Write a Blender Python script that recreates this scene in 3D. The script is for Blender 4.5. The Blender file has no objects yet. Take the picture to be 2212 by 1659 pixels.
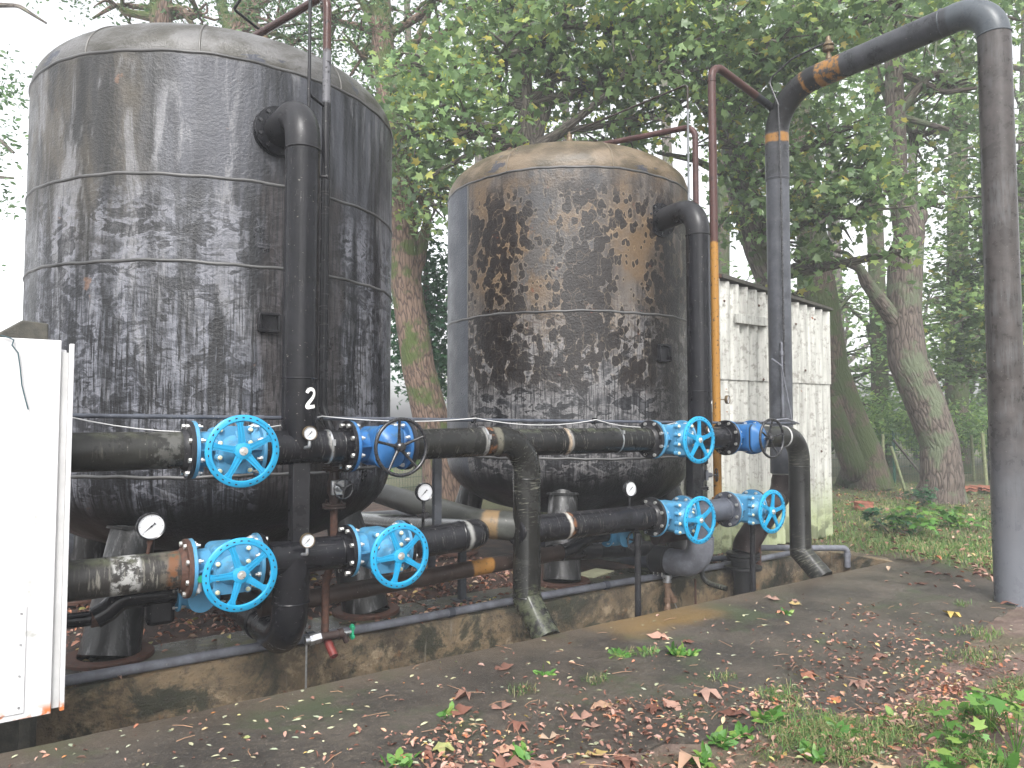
import bpy, math, random
import numpy as np
from mathutils import Vector, Matrix
R_ = math.radians
scene = bpy.context.scene
COL = scene.collection

# ------------------------------------------------------------------ camera
F = 1600.0; TH = R_(54.5); PI = math.pi; EYE = 1.6
PITCH = math.atan(76/1600)
fw = Vector((math.cos(TH)*math.cos(PITCH), math.sin(TH)*math.cos(PITCH), math.sin(PITCH)))
rt = Vector((math.sin(TH), -math.cos(TH), 0)); up = rt.cross(fw)
CAM = Vector((0, 0, EYE))
cd = bpy.data.cameras.new('camera'); cam = bpy.data.objects.new('camera', cd); COL.objects.link(cam)
cd.sensor_width = 36; cd.lens = F/2212*36; cd.clip_end = 500; cd.clip_start = 0.05
M = Matrix((rt, up, -fw)).transposed().to_4x4(); M.translation = CAM; cam.matrix_world = M
scene.camera = cam

def ray(x, y): return fw + rt*((x-1106)/F) - up*((y-829.5)/F)
def at(x, y, Y):
    r = ray(x, y); return CAM + r*(Y/r.y)
def gr(x, y, z=0.0):
    r = ray(x, y); return CAM + r*((z-EYE)/r.z)
def dp(x, y, d): return CAM + ray(x, y)*d

# ------------------------------------------------------------------ light
w = bpy.data.worlds.new("World"); scene.world = w; w.use_nodes = True
wn = w.node_tree; wn.nodes.clear()
sky = wn.nodes.new('ShaderNodeTexSky'); sky.sky_type = 'NISHITA'; sky.sun_disc = False
SUN_EL, SUN_AZ = 46, 216   # azimuth measured from +Y clockwise
sky.sun_elevation = R_(SUN_EL); sky.sun_rotation = R_(SUN_AZ); sky.air_density = 1.0; sky.dust_density = 4.0
hs = wn.nodes.new('ShaderNodeHueSaturation'); hs.inputs['Saturation'].default_value = 0.12
bg = wn.nodes.new('ShaderNodeBackground'); bg.inputs['Strength'].default_value = 0.15
wo = wn.nodes.new('ShaderNodeOutputWorld')
wn.links.new(sky.outputs[0], hs.inputs['Color']); wn.links.new(hs.outputs[0], bg.inputs[0]); wn.links.new(bg.outputs[0], wo.inputs[0])
sd = bpy.data.lights.new('sun', 'SUN'); sd.energy = 1.0; sd.angle = R_(16); sd.color = (1, .97, .93)
so = bpy.data.objects.new('sun', sd); COL.objects.link(so)
sdir = Vector((math.sin(R_(SUN_AZ))*math.cos(R_(SUN_EL)), math.cos(R_(SUN_AZ))*math.cos(R_(SUN_EL)), math.sin(R_(SUN_EL))))
so.rotation_euler = sdir.to_track_quat('Z', 'Y').to_euler()
scene.view_settings.view_transform = 'Standard'; scene.view_settings.look = 'None'
scene.view_settings.exposure = 1.6; scene.view_settings.gamma = 1.0
scene.render.engine = 'CYCLES'
scene.cycles.volume_bounces = 0

# ------------------------------------------------------------------ materials
class NT:
    def __init__(s, name):
        s.m = bpy.data.materials.new(name); s.m.use_nodes = True
        s.t = s.m.node_tree; s.t.nodes.clear()
        s.out = s.t.nodes.new('ShaderNodeOutputMaterial'); s.b = s.t.nodes.new('ShaderNodeBsdfPrincipled')
        s.t.links.new(s.b.outputs[0], s.out.inputs[0])
        s.tc = s.t.nodes.new('ShaderNodeTexCoord')
    def L(s, a, b): s.t.links.new(a, b)
    def coord(s, kind='Object', scale=(1, 1, 1), loc=(0, 0, 0)):
        n = s.t.nodes.new('ShaderNodeMapping'); s.L(s.tc.outputs[kind], n.inputs[0])
        n.inputs['Scale'].default_value = scale; n.inputs['Location'].default_value = loc
        return n.outputs[0]
    def noise(s, vec, scale=5, detail=4, rough=.55, dist=0):
        n = s.t.nodes.new('ShaderNodeTexNoise'); s.L(vec, n.inputs['Vector'])
        n.inputs['Scale'].default_value = scale; n.inputs['Detail'].default_value = detail
        n.inputs['Roughness'].default_value = rough; n.inputs['Distortion'].default_value = dist
        return n.outputs[0]
    def noisec(s, vec, scale=5, detail=2):
        n = s.t.nodes.new('ShaderNodeTexNoise'); s.L(vec, n.inputs['Vector'])
        n.inputs['Scale'].default_value = scale; n.inputs['Detail'].default_value = detail
        return n.outputs[1]
    def warp(s, vec, amt, scale, detail=2):
        c = s.noisec(vec, scale, detail)
        n = s.t.nodes.new('ShaderNodeVectorMath'); n.operation = 'MULTIPLY_ADD'
        s.L(c, n.inputs[0]); n.inputs[1].default_value = (amt, amt, amt); s.L(vec, n.inputs[2])
        return n.outputs[0]
    def vor(s, vec, scale=5, feature='F1', out='Distance'):
        n = s.t.nodes.new('ShaderNodeTexVoronoi'); s.L(vec, n.inputs['Vector']); n.feature = feature
        n.inputs['Scale'].default_value = scale; return n.outputs[out]
    def ramp(s, fac, *stops):
        n = s.t.nodes.new('ShaderNodeValToRGB'); s.L(fac, n.inputs[0])
        e = n.color_ramp.elements
        while len(e) > 1: e.remove(e[0])
        e[0].position = stops[0][0]; e[0].color = col4(stops[0][1])
        for p, c in stops[1:]:
            q = e.new(p); q.color = col4(c)
        return n.outputs[0]
    def mix(s, fac, a, b, mode='MIX'):
        n = s.t.nodes.new('ShaderNodeMix'); n.data_type = 'RGBA'; n.blend_type = mode
        for sock, v in ((n.inputs[0], fac), (n.inputs[6], a), (n.inputs[7], b)):
            if isinstance(v, (int, float)): sock.default_value = v if sock is n.inputs[0] or sock.type == 'VALUE' else col4(v)
            elif isinstance(v, tuple): sock.default_value = col4(v)
            else: s.L(v, sock)
        return n.outputs[2]
    def math(s, op, a, b=0.0, c=0.0):
        n = s.t.nodes.new('ShaderNodeMath'); n.operation = op
        for i, v in enumerate((a, b, c)):
            if isinstance(v, (int, float)): n.inputs[i].default_value = v
            else: s.L(v, n.inputs[i])
        return n.outputs[0]
    def sep(s, vec):
        n = s.t.nodes.new('ShaderNodeSeparateXYZ'); s.L(vec, n.inputs[0]); return n.outputs
    def band(s, v, a, b, soft=.05):
        x = s.sm(v, a-soft, a+soft); y = s.sm(v, b-soft, b+soft)
        return s.math('MULTIPLY', x, s.math('SUBTRACT', 1.0, y))
    def sm(s, v, a, b, o0=0., o1=1.):
        n = s.t.nodes.new('ShaderNodeMapRange'); n.interpolation_type = 'SMOOTHSTEP'
        s.L(v, n.inputs[0]); n.inputs[1].default_value = a; n.inputs[2].default_value = b
        n.inputs[3].default_value = o0; n.inputs[4].default_value = o1; return n.outputs[0]
    def bump(s, h, strength=.3, dist=.01):
        n = s.t.nodes.new('ShaderNodeBump'); n.inputs['Strength'].default_value = strength
        n.inputs['Distance'].default_value = dist; s.L(h, n.inputs['Height']); s.L(n.outputs[0], s.b.inputs['Normal'])
    def set(s, color=None, rough=None, metal=0.0, spec=None):
        for k, v in (('Base Color', color), ('Roughness', rough), ('Metallic', metal), ('Specular IOR Level', spec)):
            if v is None: continue
            if isinstance(v, tuple): s.b.inputs[k].default_value = col4(v)
            elif isinstance(v, (int, float)): s.b.inputs[k].default_value = v
            else: s.L(v, s.b.inputs[k])
        return s.m
def col4(c):
    if isinstance(c, (int, float)): return (c, c, c, 1)
    return tuple(c)+(1,) if len(c) == 3 else tuple(c)

def simple(name, col, rough=.5, metal=0, var=.25, scale=8, bump=.0):
    n = NT(name); v = n.coord('Object')
    f = n.noise(v, scale, 5, .6)
    c = n.mix(n.ramp(f, (.3, 0.), (.7, 1.)), tuple(x*(1-var) for x in col), tuple(min(1, x*(1+var)) for x in col))
    if bump: n.bump(n.noise(v, scale*5, 4), bump, .004)
    return n.set(c, n.ramp(f, (.3, max(.02, rough-.1)), (.7, min(1, rough+.12))), metal)

def pipe_mat(name, base, dirt=(.16, .15, .13), rough=.28, bands=(), scratch=.5, grad=None, low=None, streak=True, dirtcut=.62, topcol=None, vert=False, under=None):
    """bands: (v0, v1, colour) along the length of the pipe, with ragged edges."""
    n = NT(name); uv = n.coord('UV'); ob = n.coord('Object')
    f = n.noise(ob, 7, 6, .65)
    c = n.mix(n.sm(f, .35, .7), tuple(x*.75 for x in base), tuple(x*1.35 for x in base))
    # chalky scuffs and drips running round / down the pipe
    st = n.noise(n.coord('UV', (40, 3, 1) if vert else (6, 45, 1)) if streak else n.coord('Object', (3, 3, 20)), 1.2, 6, .7)
    pm = n.noise(ob, 2.2, 3, .6)
    d = n.math('MULTIPLY', n.sm(st, dirtcut-.06, dirtcut+.06), n.sm(pm, .48, .62))
    c = n.mix(n.math('MULTIPLY', d, scratch), c, dirt)
    sp = n.noise(ob, 55, 3, .6); c = n.mix(n.math('MULTIPLY', n.sm(sp, .68, .72), .5), c, (.3, .29, .26))
    v = n.sep(n.warp(uv, .05, 9))[1]
    if topcol:
        nz = n.sep(n.tc.outputs['Normal'])[2]
        t = n.math('MULTIPLY', n.sm(nz, .55, .9), n.sm(n.noise(ob, 9, 5, .7), .42, .6)); c = n.mix(t, c, topcol)
    if grad: c = n.mix(n.sm(n.math('ADD', n.sep(uv)[1], n.math('MULTIPLY', n.noise(ob, 2.5, 4), .6)), grad[0], grad[1]), c, grad[2])
    if under:
        nz = n.sep(n.tc.outputs['Normal'])[2]
        c = n.mix(n.math('MULTIPLY', n.sm(n.math('ADD', nz, n.math('MULTIPLY', n.noise(ob, 6, 3), .3)), -.45, -.6), n.band(v, under[0], under[1], .02)), c, under[2])
    for bb in bands:
        a, b_, cc = bb[:3]; lo = .44 if len(bb) > 3 else .32
        m = n.band(v, a, b_, .012)
        m = n.math('MULTIPLY', m, n.sm(n.noise(ob, 30 if lo < .4 else 16, 5, .7), lo, lo+.12))
        c = n.mix(m, c, cc)
    n.bump(n.noise(ob, 60, 4, .6), .22, .004)
    r = n.mix(d, n.ramp(f, (.3, rough*.8), (.7, rough*1.5)), .7)
    return n.set(c, r, 0, .24)

MAT = {}
MAT['black'] = pipe_mat('black_bitumen_pipe', (.016, .016, .018), scratch=.55)
MAT['blackwet'] = pipe_mat('wet_black_pipe', (.009, .009, .011), rough=.13, scratch=.25, vert=True)
MAT['blackold'] = pipe_mat('weathered_black_pipe', (.014, .014, .013), dirt=(.15, .15, .12), rough=.3, scratch=.75, dirtcut=.56, topcol=(.04, .043, .032))
MAT['greypipe'] = pipe_mat('dark_grey_pipe', (.062, .066, .076), dirt=(.16, .17, .18), rough=.33, scratch=.4, vert=True)
MAT['pvc'] = pipe_mat('grey_plastic_pipe', (.125, .13, .15), dirt=(.25, .25, .25), rough=.36, scratch=.2)
MAT['pvcdark'] = pipe_mat('dark_plastic_pipe', (.06, .066, .082), dirt=(.2, .2, .2), rough=.4, scratch=.25)
MAT['brown'] = pipe_mat('brown_primer_pipe', (.06, .030, .027), dirt=(.16, .09, .08), rough=.45, scratch=.4)
MAT['darkbrown'] = pipe_mat('dark_brown_pipe', (.03, .02, .018), dirt=(.1, .07, .05), rough=.4, scratch=.5)
MAT['steel'] = simple('galvanised_steel', (.52, .53, .55), .35, .9, .15, 40)
MAT['bolt'] = simple('bolt_steel', (.62, .62, .6), .3, .8, .1, 30)
MAT['boltcap'] = simple('cream_bolt_cap', (.62, .6, .42), .5, 0, .1, 20)
MAT['brass'] = simple('tarnished_brass', (.11, .08, .045), .5, .4, .35, 40)
MAT['rust'] = simple('rusty_iron', (.065, .030, .020), .75, .1, .5, 35, .4)
MAT['rim'] = simple('black_enamel', (.016, .016, .018), .25, 0, .2, 30)
MAT['dial'] = simple('white_dial', (.52, .53, .55), .25, 0, .01, 5)
MAT['ink'] = simple('black_ink', (.01, .01, .012), .4, 0, .01, 5)
MAT['bluetext'] = simple('blue_ink', (.05, .3, .6), .4, 0, .01, 5)
MAT['green'] = simple('green_plastic', (.01, .22, .11), .4, 0, .2, 20)
MAT['red'] = simple('red_paint', (.35, .02, .015), .5, 0, .2, 20)
MAT['whitepaint'] = simple('white_paint', (.8, .8, .78), .5, 0, .05, 60)
MAT['cable'] = simple('white_cable', (.5, .5, .5), .4, 0, .05, 10)
MAT['wire'] = simple('teal_wire', (.03, .07, .085), .4, 0, .1, 10)
MAT['rubber'] = simple('black_rubber', (.012, .012, .013), .5, 0, .3, 40, .4)
MAT['wetwood'] = simple('weathered_wood', (.05, .047, .038), .75, 0, .5, 18, .6)
MAT['clay'] = simple('orange_clay', (.24, .09, .055), .7, 0, .25, 20, .2)
MAT['fencegreen'] = simple('green_fence_paint', (.015, .07, .045), .5, 0, .2, 10)
MAT['lichenwood'] = simple('lichen_wood', (.15, .17, .09), .85, 0, .4, 20, .5)

def blue(name, body, grime, amt=.5):
    n = NT(name); ob = n.coord('Object')
    f = n.noise(ob, 12, 5, .6)
    c = n.mix(f, tuple(x*.85 for x in body), tuple(min(1, x*1.15) for x in body))
    nz = n.sep(n.tc.outputs['Normal'])[2]
    g = n.math('MULTIPLY', n.sm(n.noise(ob, 22, 6, .7), .45, .68), n.sm(nz, -.2, .8))
    g2 = n.sm(n.noise(n.coord('Object', (60, 60, 6)), 1, 4, .7), .64, .78)
    c = n.mix(n.math('MULTIPLY', n.math('MAXIMUM', g, n.math('MULTIPLY', g2, .5)), amt), c, grime)
    c = n.mix(n.math('MULTIPLY', n.sm(n.noise(ob, 48, 5, .8), .655, .69), .75), c, (.07, .05, .035))
    c = n.mix(n.math('MULTIPLY', n.sm(n.noise(ob, 5, 4, .6), .42, .62), .3), c, tuple(x*.6 for x in body))
    n.bump(n.noise(ob, 90, 3, .6), .18, .003)
    return n.set(c, n.ramp(n.noise(ob, 9, 4), (.35, .3), (.65, .6)), 0, .4)
MAT['blue'] = blue('light_blue_enamel', (.065, .235, .40), (.10, .15, .12), .55)
MAT['bluewheel'] = blue('bright_blue_wheel_paint', (.010, .25, .46), (.03, .13, .22), .5)
MAT['bluedark'] = blue('deep_blue_enamel', (.022, .115, .30), (.06, .085, .05), .8)

# storage tanks: UV = metres along the shell from the side facing the pipes, metres up
def tank_mat(name, kind):
    n = NT(name); uv = n.coord('UV'); X, Z, _ = n.sep(uv)
    big = n.noise(uv, 1.1, 5, .6)
    streak = n.noise(n.coord('UV', (7, .55, 1)), 1, 6, .65, .2)
    fine = n.noise(n.coord('UV', (55, 2.6, 1)), 1, 4, .7)
    patchv = n.warp(n.coord('UV', (1.0, 1.7, 1)), .22, 5, 3)
    scal = n.vor(patchv, 4.0, 'SMOOTH_F1')
    cells = n.noise(n.warp(n.coord('UV', (1.3, 2.2, 1)), .30, 4, 3), 3.6, 6, .62, .5)
    U = n.sep(n.warp(uv, .18, 3))[0]; spk = n.noise(uv, 28, 6, .75)
    if kind == 1:
        c = n.mix(n.sm(streak, .38, .62), (.022, .023, .025), (.098, .099, .104))
        left = n.math('MULTIPLY', n.sm(Z, 2.3, 3.4), n.sm(n.math('ADD', X, n.math('MULTIPLY', big, .6)), -.35, -.75))
        c = n.mix(n.math('MULTIPLY', left, .75), c, n.mix(n.sm(n.noise(n.coord('UV', (3, .9, 1), (9, 1, 0)), 1.3, 7, .7, .6), .38, .64), (.040, .038, .033), (.120, .105, .080)))
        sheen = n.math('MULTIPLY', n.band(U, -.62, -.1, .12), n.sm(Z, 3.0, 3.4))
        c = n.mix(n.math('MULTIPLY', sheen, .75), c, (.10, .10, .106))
        pal = n.math('MULTIPLY', n.sm(n.noise(n.coord('UV', (5, .8, 1), (3, 1, 0)), 1, 7, .7, .8), .49, .61), n.sm(big, .38, .54))
        c = n.mix(n.math('MULTIPLY', pal, .8), c, n.mix(spk, (.13, .127, .12), (.27, .265, .26)))
        blk = n.math('MULTIPLY', n.sm(n.noise(n.coord('UV', (4.5, .9, 1), (7, 2, 0)), 1, 6, .7, .6), .54, .60), n.sm(Z, 3.5, 3.0))
        c = n.mix(n.math('MULTIPLY', blk, .8), c, (.020, .020, .023))
        sc = n.math('MULTIPLY', n.math('MULTIPLY', n.sm(cells, .47, .50), n.sm(cells, .62, .50)), n.sm(Z, 3.35, 2.9))
        c = n.mix(n.math('MULTIPLY', n.math('MULTIPLY', sc, n.sm(streak, .35, .6)), .75), c, (.22, .218, .222))
        cap = n.math('MULTIPLY', n.band(cells, .40, .45, .01), n.sm(Z, 3.2, 2.8)); c = n.mix(n.math('MULTIPLY', cap, .5), c, (.02, .02, .022))
        dk = n.math('MULTIPLY', n.sm(fine, .50, .60), n.sm(n.math('ADD', Z, n.math('MULTIPLY', big, 1.2)), 3.4, 2.8))
        c = n.mix(n.math('MULTIPLY', dk, .9), c, (.010, .010, .012))
        lt = n.math('MULTIPLY', n.sm(fine, .43, .34), n.sm(n.math('ADD', Z, n.math('MULTIPLY', big, 1.2)), 3.3, 2.6))
        c = n.mix(n.math('MULTIPLY', lt, .45), c, (.215, .215, .225))
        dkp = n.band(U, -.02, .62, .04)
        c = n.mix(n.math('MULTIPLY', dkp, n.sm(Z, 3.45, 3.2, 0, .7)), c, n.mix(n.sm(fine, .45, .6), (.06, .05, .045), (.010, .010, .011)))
        spot = n.vor(n.warp(uv, .05, 10), .8); c = n.mix(n.math('MULTIPLY', n.sm(spot, .06, .045), .8), c, (.16, .035, .025))
        c = n.mix(n.math('MULTIPLY', n.sm(n.noise(uv, 3.4, 4), .68, .71), .6), c, (.20, .13, .09))
    else:
        c = n.mix(n.sm(streak, .35, .62), (.055, .048, .044), (.145, .125, .105))
        c = n.mix(n.math('MULTIPLY', n.sm(big, .40, .58), n.sm(Z, 1.8, 3.2)), c, n.mix(spk, (.10, .068, .038), (.20, .15, .10)))
        slate = n.math('MULTIPLY', n.sm(n.noise(n.coord('UV', (1.4, .8, 1), (3, 0, 0)), 1.8, 6, .65), .48, .54), n.band(U, -1.5, -.45, .15))
        c = n.mix(n.math('MULTIPLY', slate, n.sm(Z, 2.5, 2.9, .2, .75)), c, (.075, .074, .074))
        low = n.sm(n.math('ADD', Z, n.math('MULTIPLY', big, .8)), 3.2, 2.2)
        c = n.mix(n.math('MULTIPLY', low, .85), c, n.mix(n.sm(streak, .4, .6), (.032, .032, .035), (.12, .117, .115)))
        sc = n.math('MULTIPLY', n.math('MULTIPLY', n.sm(cells, .46, .49), n.sm(cells, .62, .50)), n.sm(Z, 3.0, 2.3))
        c = n.mix(n.math('MULTIPLY', sc, .75), c, (.23, .215, .20))
        cap = n.math('MULTIPLY', n.band(cells, .40, .45, .01), n.sm(Z, 3.0, 2.4)); c = n.mix(n.math('MULTIPLY', cap, .7), c, (.02, .02, .022))
        pres = n.noise(n.coord('UV', (1, .8, 1), (2, 5, 0)), 2.0, 4, .6)
        zone = n.math('MULTIPLY', n.sm(Z, 1.75, 2.1), n.sm(Z, 4.05, 3.75)); zone = n.math('MULTIPLY', zone, n.sm(U, -2.13, -2.0))
        for k, (sx, sy, sc_, off) in enumerate(((1.25, .8, 8.0, 0), (1.1, .75, 11.5, 4))):
            bv = n.warp(n.coord('UV', (sx, sy, 1), (off, off, 0)), .07, 9, 2); bl = n.vor(bv, sc_)
            th = n.sm(n.math('ADD', pres, n.math('MULTIPLY', Z, -.03)), .24, .50, .12, .64)
            blm = n.sm(n.math('SUBTRACT', th, bl), -.01, .02)
            edge = n.math('MULTIPLY', n.band(n.math('SUBTRACT', th, bl), -.07, -.012, .012), zone)
            c = n.mix(n.math('MULTIPLY', edge, .25), c, (.30, .24, .17))
            c = n.mix(n.math('MULTIPLY', n.math('MULTIPLY', blm, zone), .92), c, n.mix(spk, (.012, .011, .013), (.05, .035, .025)))
        dk = n.math('MULTIPLY', n.sm(fine, .48, .60), n.sm(Z, 3.0, 2.2))
        c = n.mix(n.math('MULTIPLY', dk, .7), c, (.014, .014, .016))
        rst = n.sm(n.noise(uv, 5, 5, .7), .64, .70); c = n.mix(n.math('MULTIPLY', n.math('MULTIPLY', rst, zone), .7), c, (.17, .06, .025))
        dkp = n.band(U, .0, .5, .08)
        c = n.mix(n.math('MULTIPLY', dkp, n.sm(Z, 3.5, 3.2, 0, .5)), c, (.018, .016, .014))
        st = n.sm(X, -2.13, -2.15)
        c = n.mix(st, c, n.mix(streak, (.062, .066, .074), (.12, .124, .134)))
    dome = n.sm(Z, 4.07, 4.11)
    dn = n.noise(n.coord('UV', (1, 2, 1)), 2.4, 7, .68, .4)
    dcol = n.mix(n.sm(dn, .38, .62), (.075, .070, .056) if kind == 1 else (.095, .075, .045), (.15, .145, .135) if kind == 1 else (.19, .15, .105))
    dcol = n.mix(n.math('MULTIPLY', n.sm(n.noise(n.coord('UV', (1, 2.4, 1), (4, 4, 0)), 2.0, 5, .6, .5), .63, .64), .8), dcol, (.06, .065, .08))
    dcol = n.mix(n.math('MULTIPLY', n.sm(spk, .6, .68), .5), dcol, (.05, .045, .035))
    c = n.mix(dome, c, dcol)
    # underside: black
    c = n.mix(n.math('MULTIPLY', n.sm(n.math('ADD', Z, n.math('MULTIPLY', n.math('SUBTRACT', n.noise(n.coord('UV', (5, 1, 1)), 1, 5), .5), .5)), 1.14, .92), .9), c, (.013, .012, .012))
    g_ = n.t.nodes.new('ShaderNodeGamma'); n.L(c, g_.inputs[0]); g_.inputs[1].default_value = 1.5; c = g_.outputs[0]
    c = n.mix(1.0, c, (1.85, 1.92, 2.12) if kind == 1 else (1.62, 1.74, 1.95), 'MULTIPLY')
    h = n.math('ADD', n.math('MULTIPLY', cells, .6), n.noise(n.coord('UV', (1, 1, 1)), 45, 5, .65))
    n.bump(h, .5, .012)
    r = n.sm(n.noise(uv, 3, 4), .3, .7, .27, .5)
    return n.set(c, r, 0, .38)
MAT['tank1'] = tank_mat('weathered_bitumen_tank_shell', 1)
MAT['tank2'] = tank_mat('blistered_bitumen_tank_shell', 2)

def leg_mat():
    n = NT('limescaled_black_leg'); ob = n.coord('Object'); st = n.noise(n.coord('Object', (14, 14, 2.2)), 1, 6, .7)
    c = n.mix(n.sm(st, .5, .70), (.016, .016, .016), (.17, .17, .175))
    c = n.mix(n.sm(n.noise(ob, 4, 4), .68, .72), c, (.10, .03, .02))
    n.bump(n.noise(ob, 35, 5), .4, .01); return n.set(c, .35)
MAT['leg'] = leg_mat()
MAT['seam'] = simple('weld_bead_grey', (.055, .055, .055), .4, 0, .85, 2.5)
MAT['seam1'] = simple('dome_bead_grey', (.08, .077, .07), .45, 0, .4, 9)
MAT['seam2'] = simple('dome_bead_tan', (.12, .095, .065), .45, 0, .4, 9)

def concrete(name, kind):
    n = NT(name); ob = n.coord('Object')
    a = n.noise(ob, 1.7, 7, .65, .4); b = n.noise(ob, 6, 7, .7); f = n.noise(ob, 60, 5, .7)
    if kind == 'plinth':
        c = n.mix(n.sm(a, .35, .62), (.05, .04, .027), (.20, .145, .085))
        c = n.mix(n.sm(b, .52, .66), c, (.27, .21, .135))
        c = n.mix(n.math('MULTIPLY', n.sm(n.noise(n.coord('Object', (1, 1, 1), (5, 2, 1)), 2.4, 6, .7, .5), .48, .58), .9), c, (.02, .024, .013))
        c = n.mix(n.math('MULTIPLY', n.sm(n.noise(n.coord('Object', (1, 1, 1), (9, 7, 1)), 4.1, 6, .7), .60, .68), .6), c, (.20, .10, .04))
        c = n.mix(n.math('MULTIPLY', n.sm(n.noise(ob, 13, 6, .75), .5, .62), .6), c, (.03, .025, .018))
        c = n.mix(n.sm(n.noise(n.coord('Object', (9, 9, .6), (3, 3, 3)), 1, 5, .6), .6, .72), c, (.21, .19, .15))
        n.bump(n.math('ADD', f, n.math('MULTIPLY', b, 2)), .8, .02); return n.set(c, .55)
    if kind == 'slab':
        c = n.mix(n.sm(a, .4, .6), (.03, .032, .027), (.085, .08, .062))
        c = n.mix(n.sm(b, .52, .62), c, (.055, .06, .03))
        c = n.mix(n.sm(n.noise(n.coord('Object', (1, 1, 1), (3, 8, 0)), 3, 5), .6, .7), c, (.12, .12, .05))
        n.bump(n.math('ADD', f, b), .6, .015)
        return n.set(c, n.sm(a, .42, .55, .12, .5))
    # pavement: worn dark concrete with moss, ochre stain and damp patches
    c = n.mix(n.sm(a, .35, .65), (.030, .025, .020), (.080, .066, .052))
    c = n.mix(n.math('MULTIPLY', n.sm(n.noise(ob, 34, 6, .8), .5, .62), .55), c, (.13, .105, .08))
    c = n.mix(n.math('MULTIPLY', n.sm(n.vor(ob, 48), .16, .08), .7), c, (.24, .22, .19))
    c = n.mix(n.math('MULTIPLY', n.sm(n.noise(n.coord('Object', (1, 1, 1), (7, 7, 1)), 22, 6, .8), .54, .62), .7), c, (.022, .019, .016))
    c = n.mix(n.math('MULTIPLY', n.sm(n.noise(ob, 150, 3, .7), .60, .7), .6), c, (.02, .018, .016))
    c = n.mix(n.math('MULTIPLY', n.sm(n.noise(n.coord('Object', (1, 1, 1), (4, 1, 0)), 1.3, 7, .7, .4), .52, .66), .8), c, (.045, .062, .026))
    X, Y, Z = n.sep(n.warp(ob, .5, 2.5, 4))
    o = n.math('MULTIPLY', n.band(X, 4.15, 5.25, .25), n.sm(Y, 4.10, 4.38))
    c = n.mix(n.math('MULTIPLY', o, .85), c, (.20, .125, .04))
    X2, Y2, Z2 = n.sep(n.warp(ob, .25, 4, 4))
    c = n.mix(n.math('MULTIPLY', n.sm(Y2, 4.1, 4.45), .35), c, (.13, .095, .06))
    n.bump(n.math('ADD', n.noise(ob, 45, 6, .8), n.math('MULTIPLY', b, 1.2)), .9, .02)
    return n.set(c, n.sm(n.noise(ob, .9, 4), .4, .6, .32, .62))
MAT['plinth'] = concrete('stained_mossy_concrete', 'plinth')
MAT['slab'] = concrete('damp_concrete_slab', 'slab')
MAT['pave'] = concrete('worn_dark_pavement', 'pave')

def ground_mat():
    n = NT('forest_soil_and_grass'); ob = n.coord('Object')
    a = n.noise(ob, .7, 7, .65); b = n.noise(ob, 4, 7, .7); f = n.noise(ob, 38, 6, .75)
    c = n.mix(n.sm(b, .35, .65), (.10, .064, .050), (.19, .135, .11))
    X, Y, Z = n.sep(n.warp(ob, 1.2, 1.2, 4))
    far = n.sm(n.math('ADD', X, n.math('MULTIPLY', Y, .15)), 8.6, 9.6)
    g = n.mix(n.sm(f, .4, .6), (.045, .058, .022), (.15, .125, .06))
    g = n.mix(n.sm(b, .5, .62), g, (.07, .09, .03))
    c = n.mix(n.math('MAXIMUM', n.math('MULTIPLY', far, n.sm(b, .2, .45)), n.math('MULTIPLY', n.sm(a, .5, .62), .6)), c, g)
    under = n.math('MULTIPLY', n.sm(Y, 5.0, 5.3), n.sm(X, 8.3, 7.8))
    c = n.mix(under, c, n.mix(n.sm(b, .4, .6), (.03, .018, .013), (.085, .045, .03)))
    n.bump(n.math('ADD', f, n.math('MULTIPLY', b, 3)), .9, .03)
    return n.set(c, .75)
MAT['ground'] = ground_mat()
MAT['yard'] = simple('pale_paved_yard', (.72, .72, .72), .6, 0, .06, 3)

def corr_mat():
    n = NT('stained_white_fibre_cement'); ob = n.coord('Object')
    st = n.noise(n.coord('Object', (14, 14, .9)), 1, 6, .7); sp = n.noise(ob, 14, 6, .7); X, Y, Z = n.sep(ob)
    c = n.mix(n.sm(st, .3, .7), (.27, .27, .25), (.52, .52, .485))
    c = n.mix(n.math('MULTIPLY', n.sm(sp, .50, .64), .6), c, (.13, .12, .10))
    zz = n.math('ADD', Z, n.math('MULTIPLY', st, -.9))
    c = n.mix(n.math('MULTIPLY', n.sm(zz, .5, -.25), .7), c, (.26, .31, .13))
    c = n.mix(n.math('MULTIPLY', n.math('MULTIPLY', n.sm(Z, .6, .1), n.sm(n.noise(ob, 6, 5), .45, .55)), .8), c, (.07, .08, .04))
    c = n.mix(n.sm(n.noise(ob, 11, 2), .74, .77), c, (.2, .07, .03))
    n.bump(n.noise(ob, 60, 4), .3, .005); return n.set(c, .7)
MAT['corr'] = corr_mat()

def cab_mat():
    n = NT('white_cabinet_paint'); ob = n.coord('Object')
    c = n.mix(n.sm(n.noise(ob, 9, 6, .7), .58, .75), (.54, .54, .55), (.34, .34, .32))
    Z = n.sep(ob)[2]
    c = n.mix(n.math('MULTIPLY', n.sm(Z, .07, .02), n.sm(n.noise(ob, 12, 4), .45, .55)), c, (.45, .14, .04))
    return n.set(c, .35)
MAT['cab'] = cab_mat()
MAT['cabgrey'] = simple('grey_gasket', (.42, .42, .42), .5, 0, .1, 10)

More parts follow.
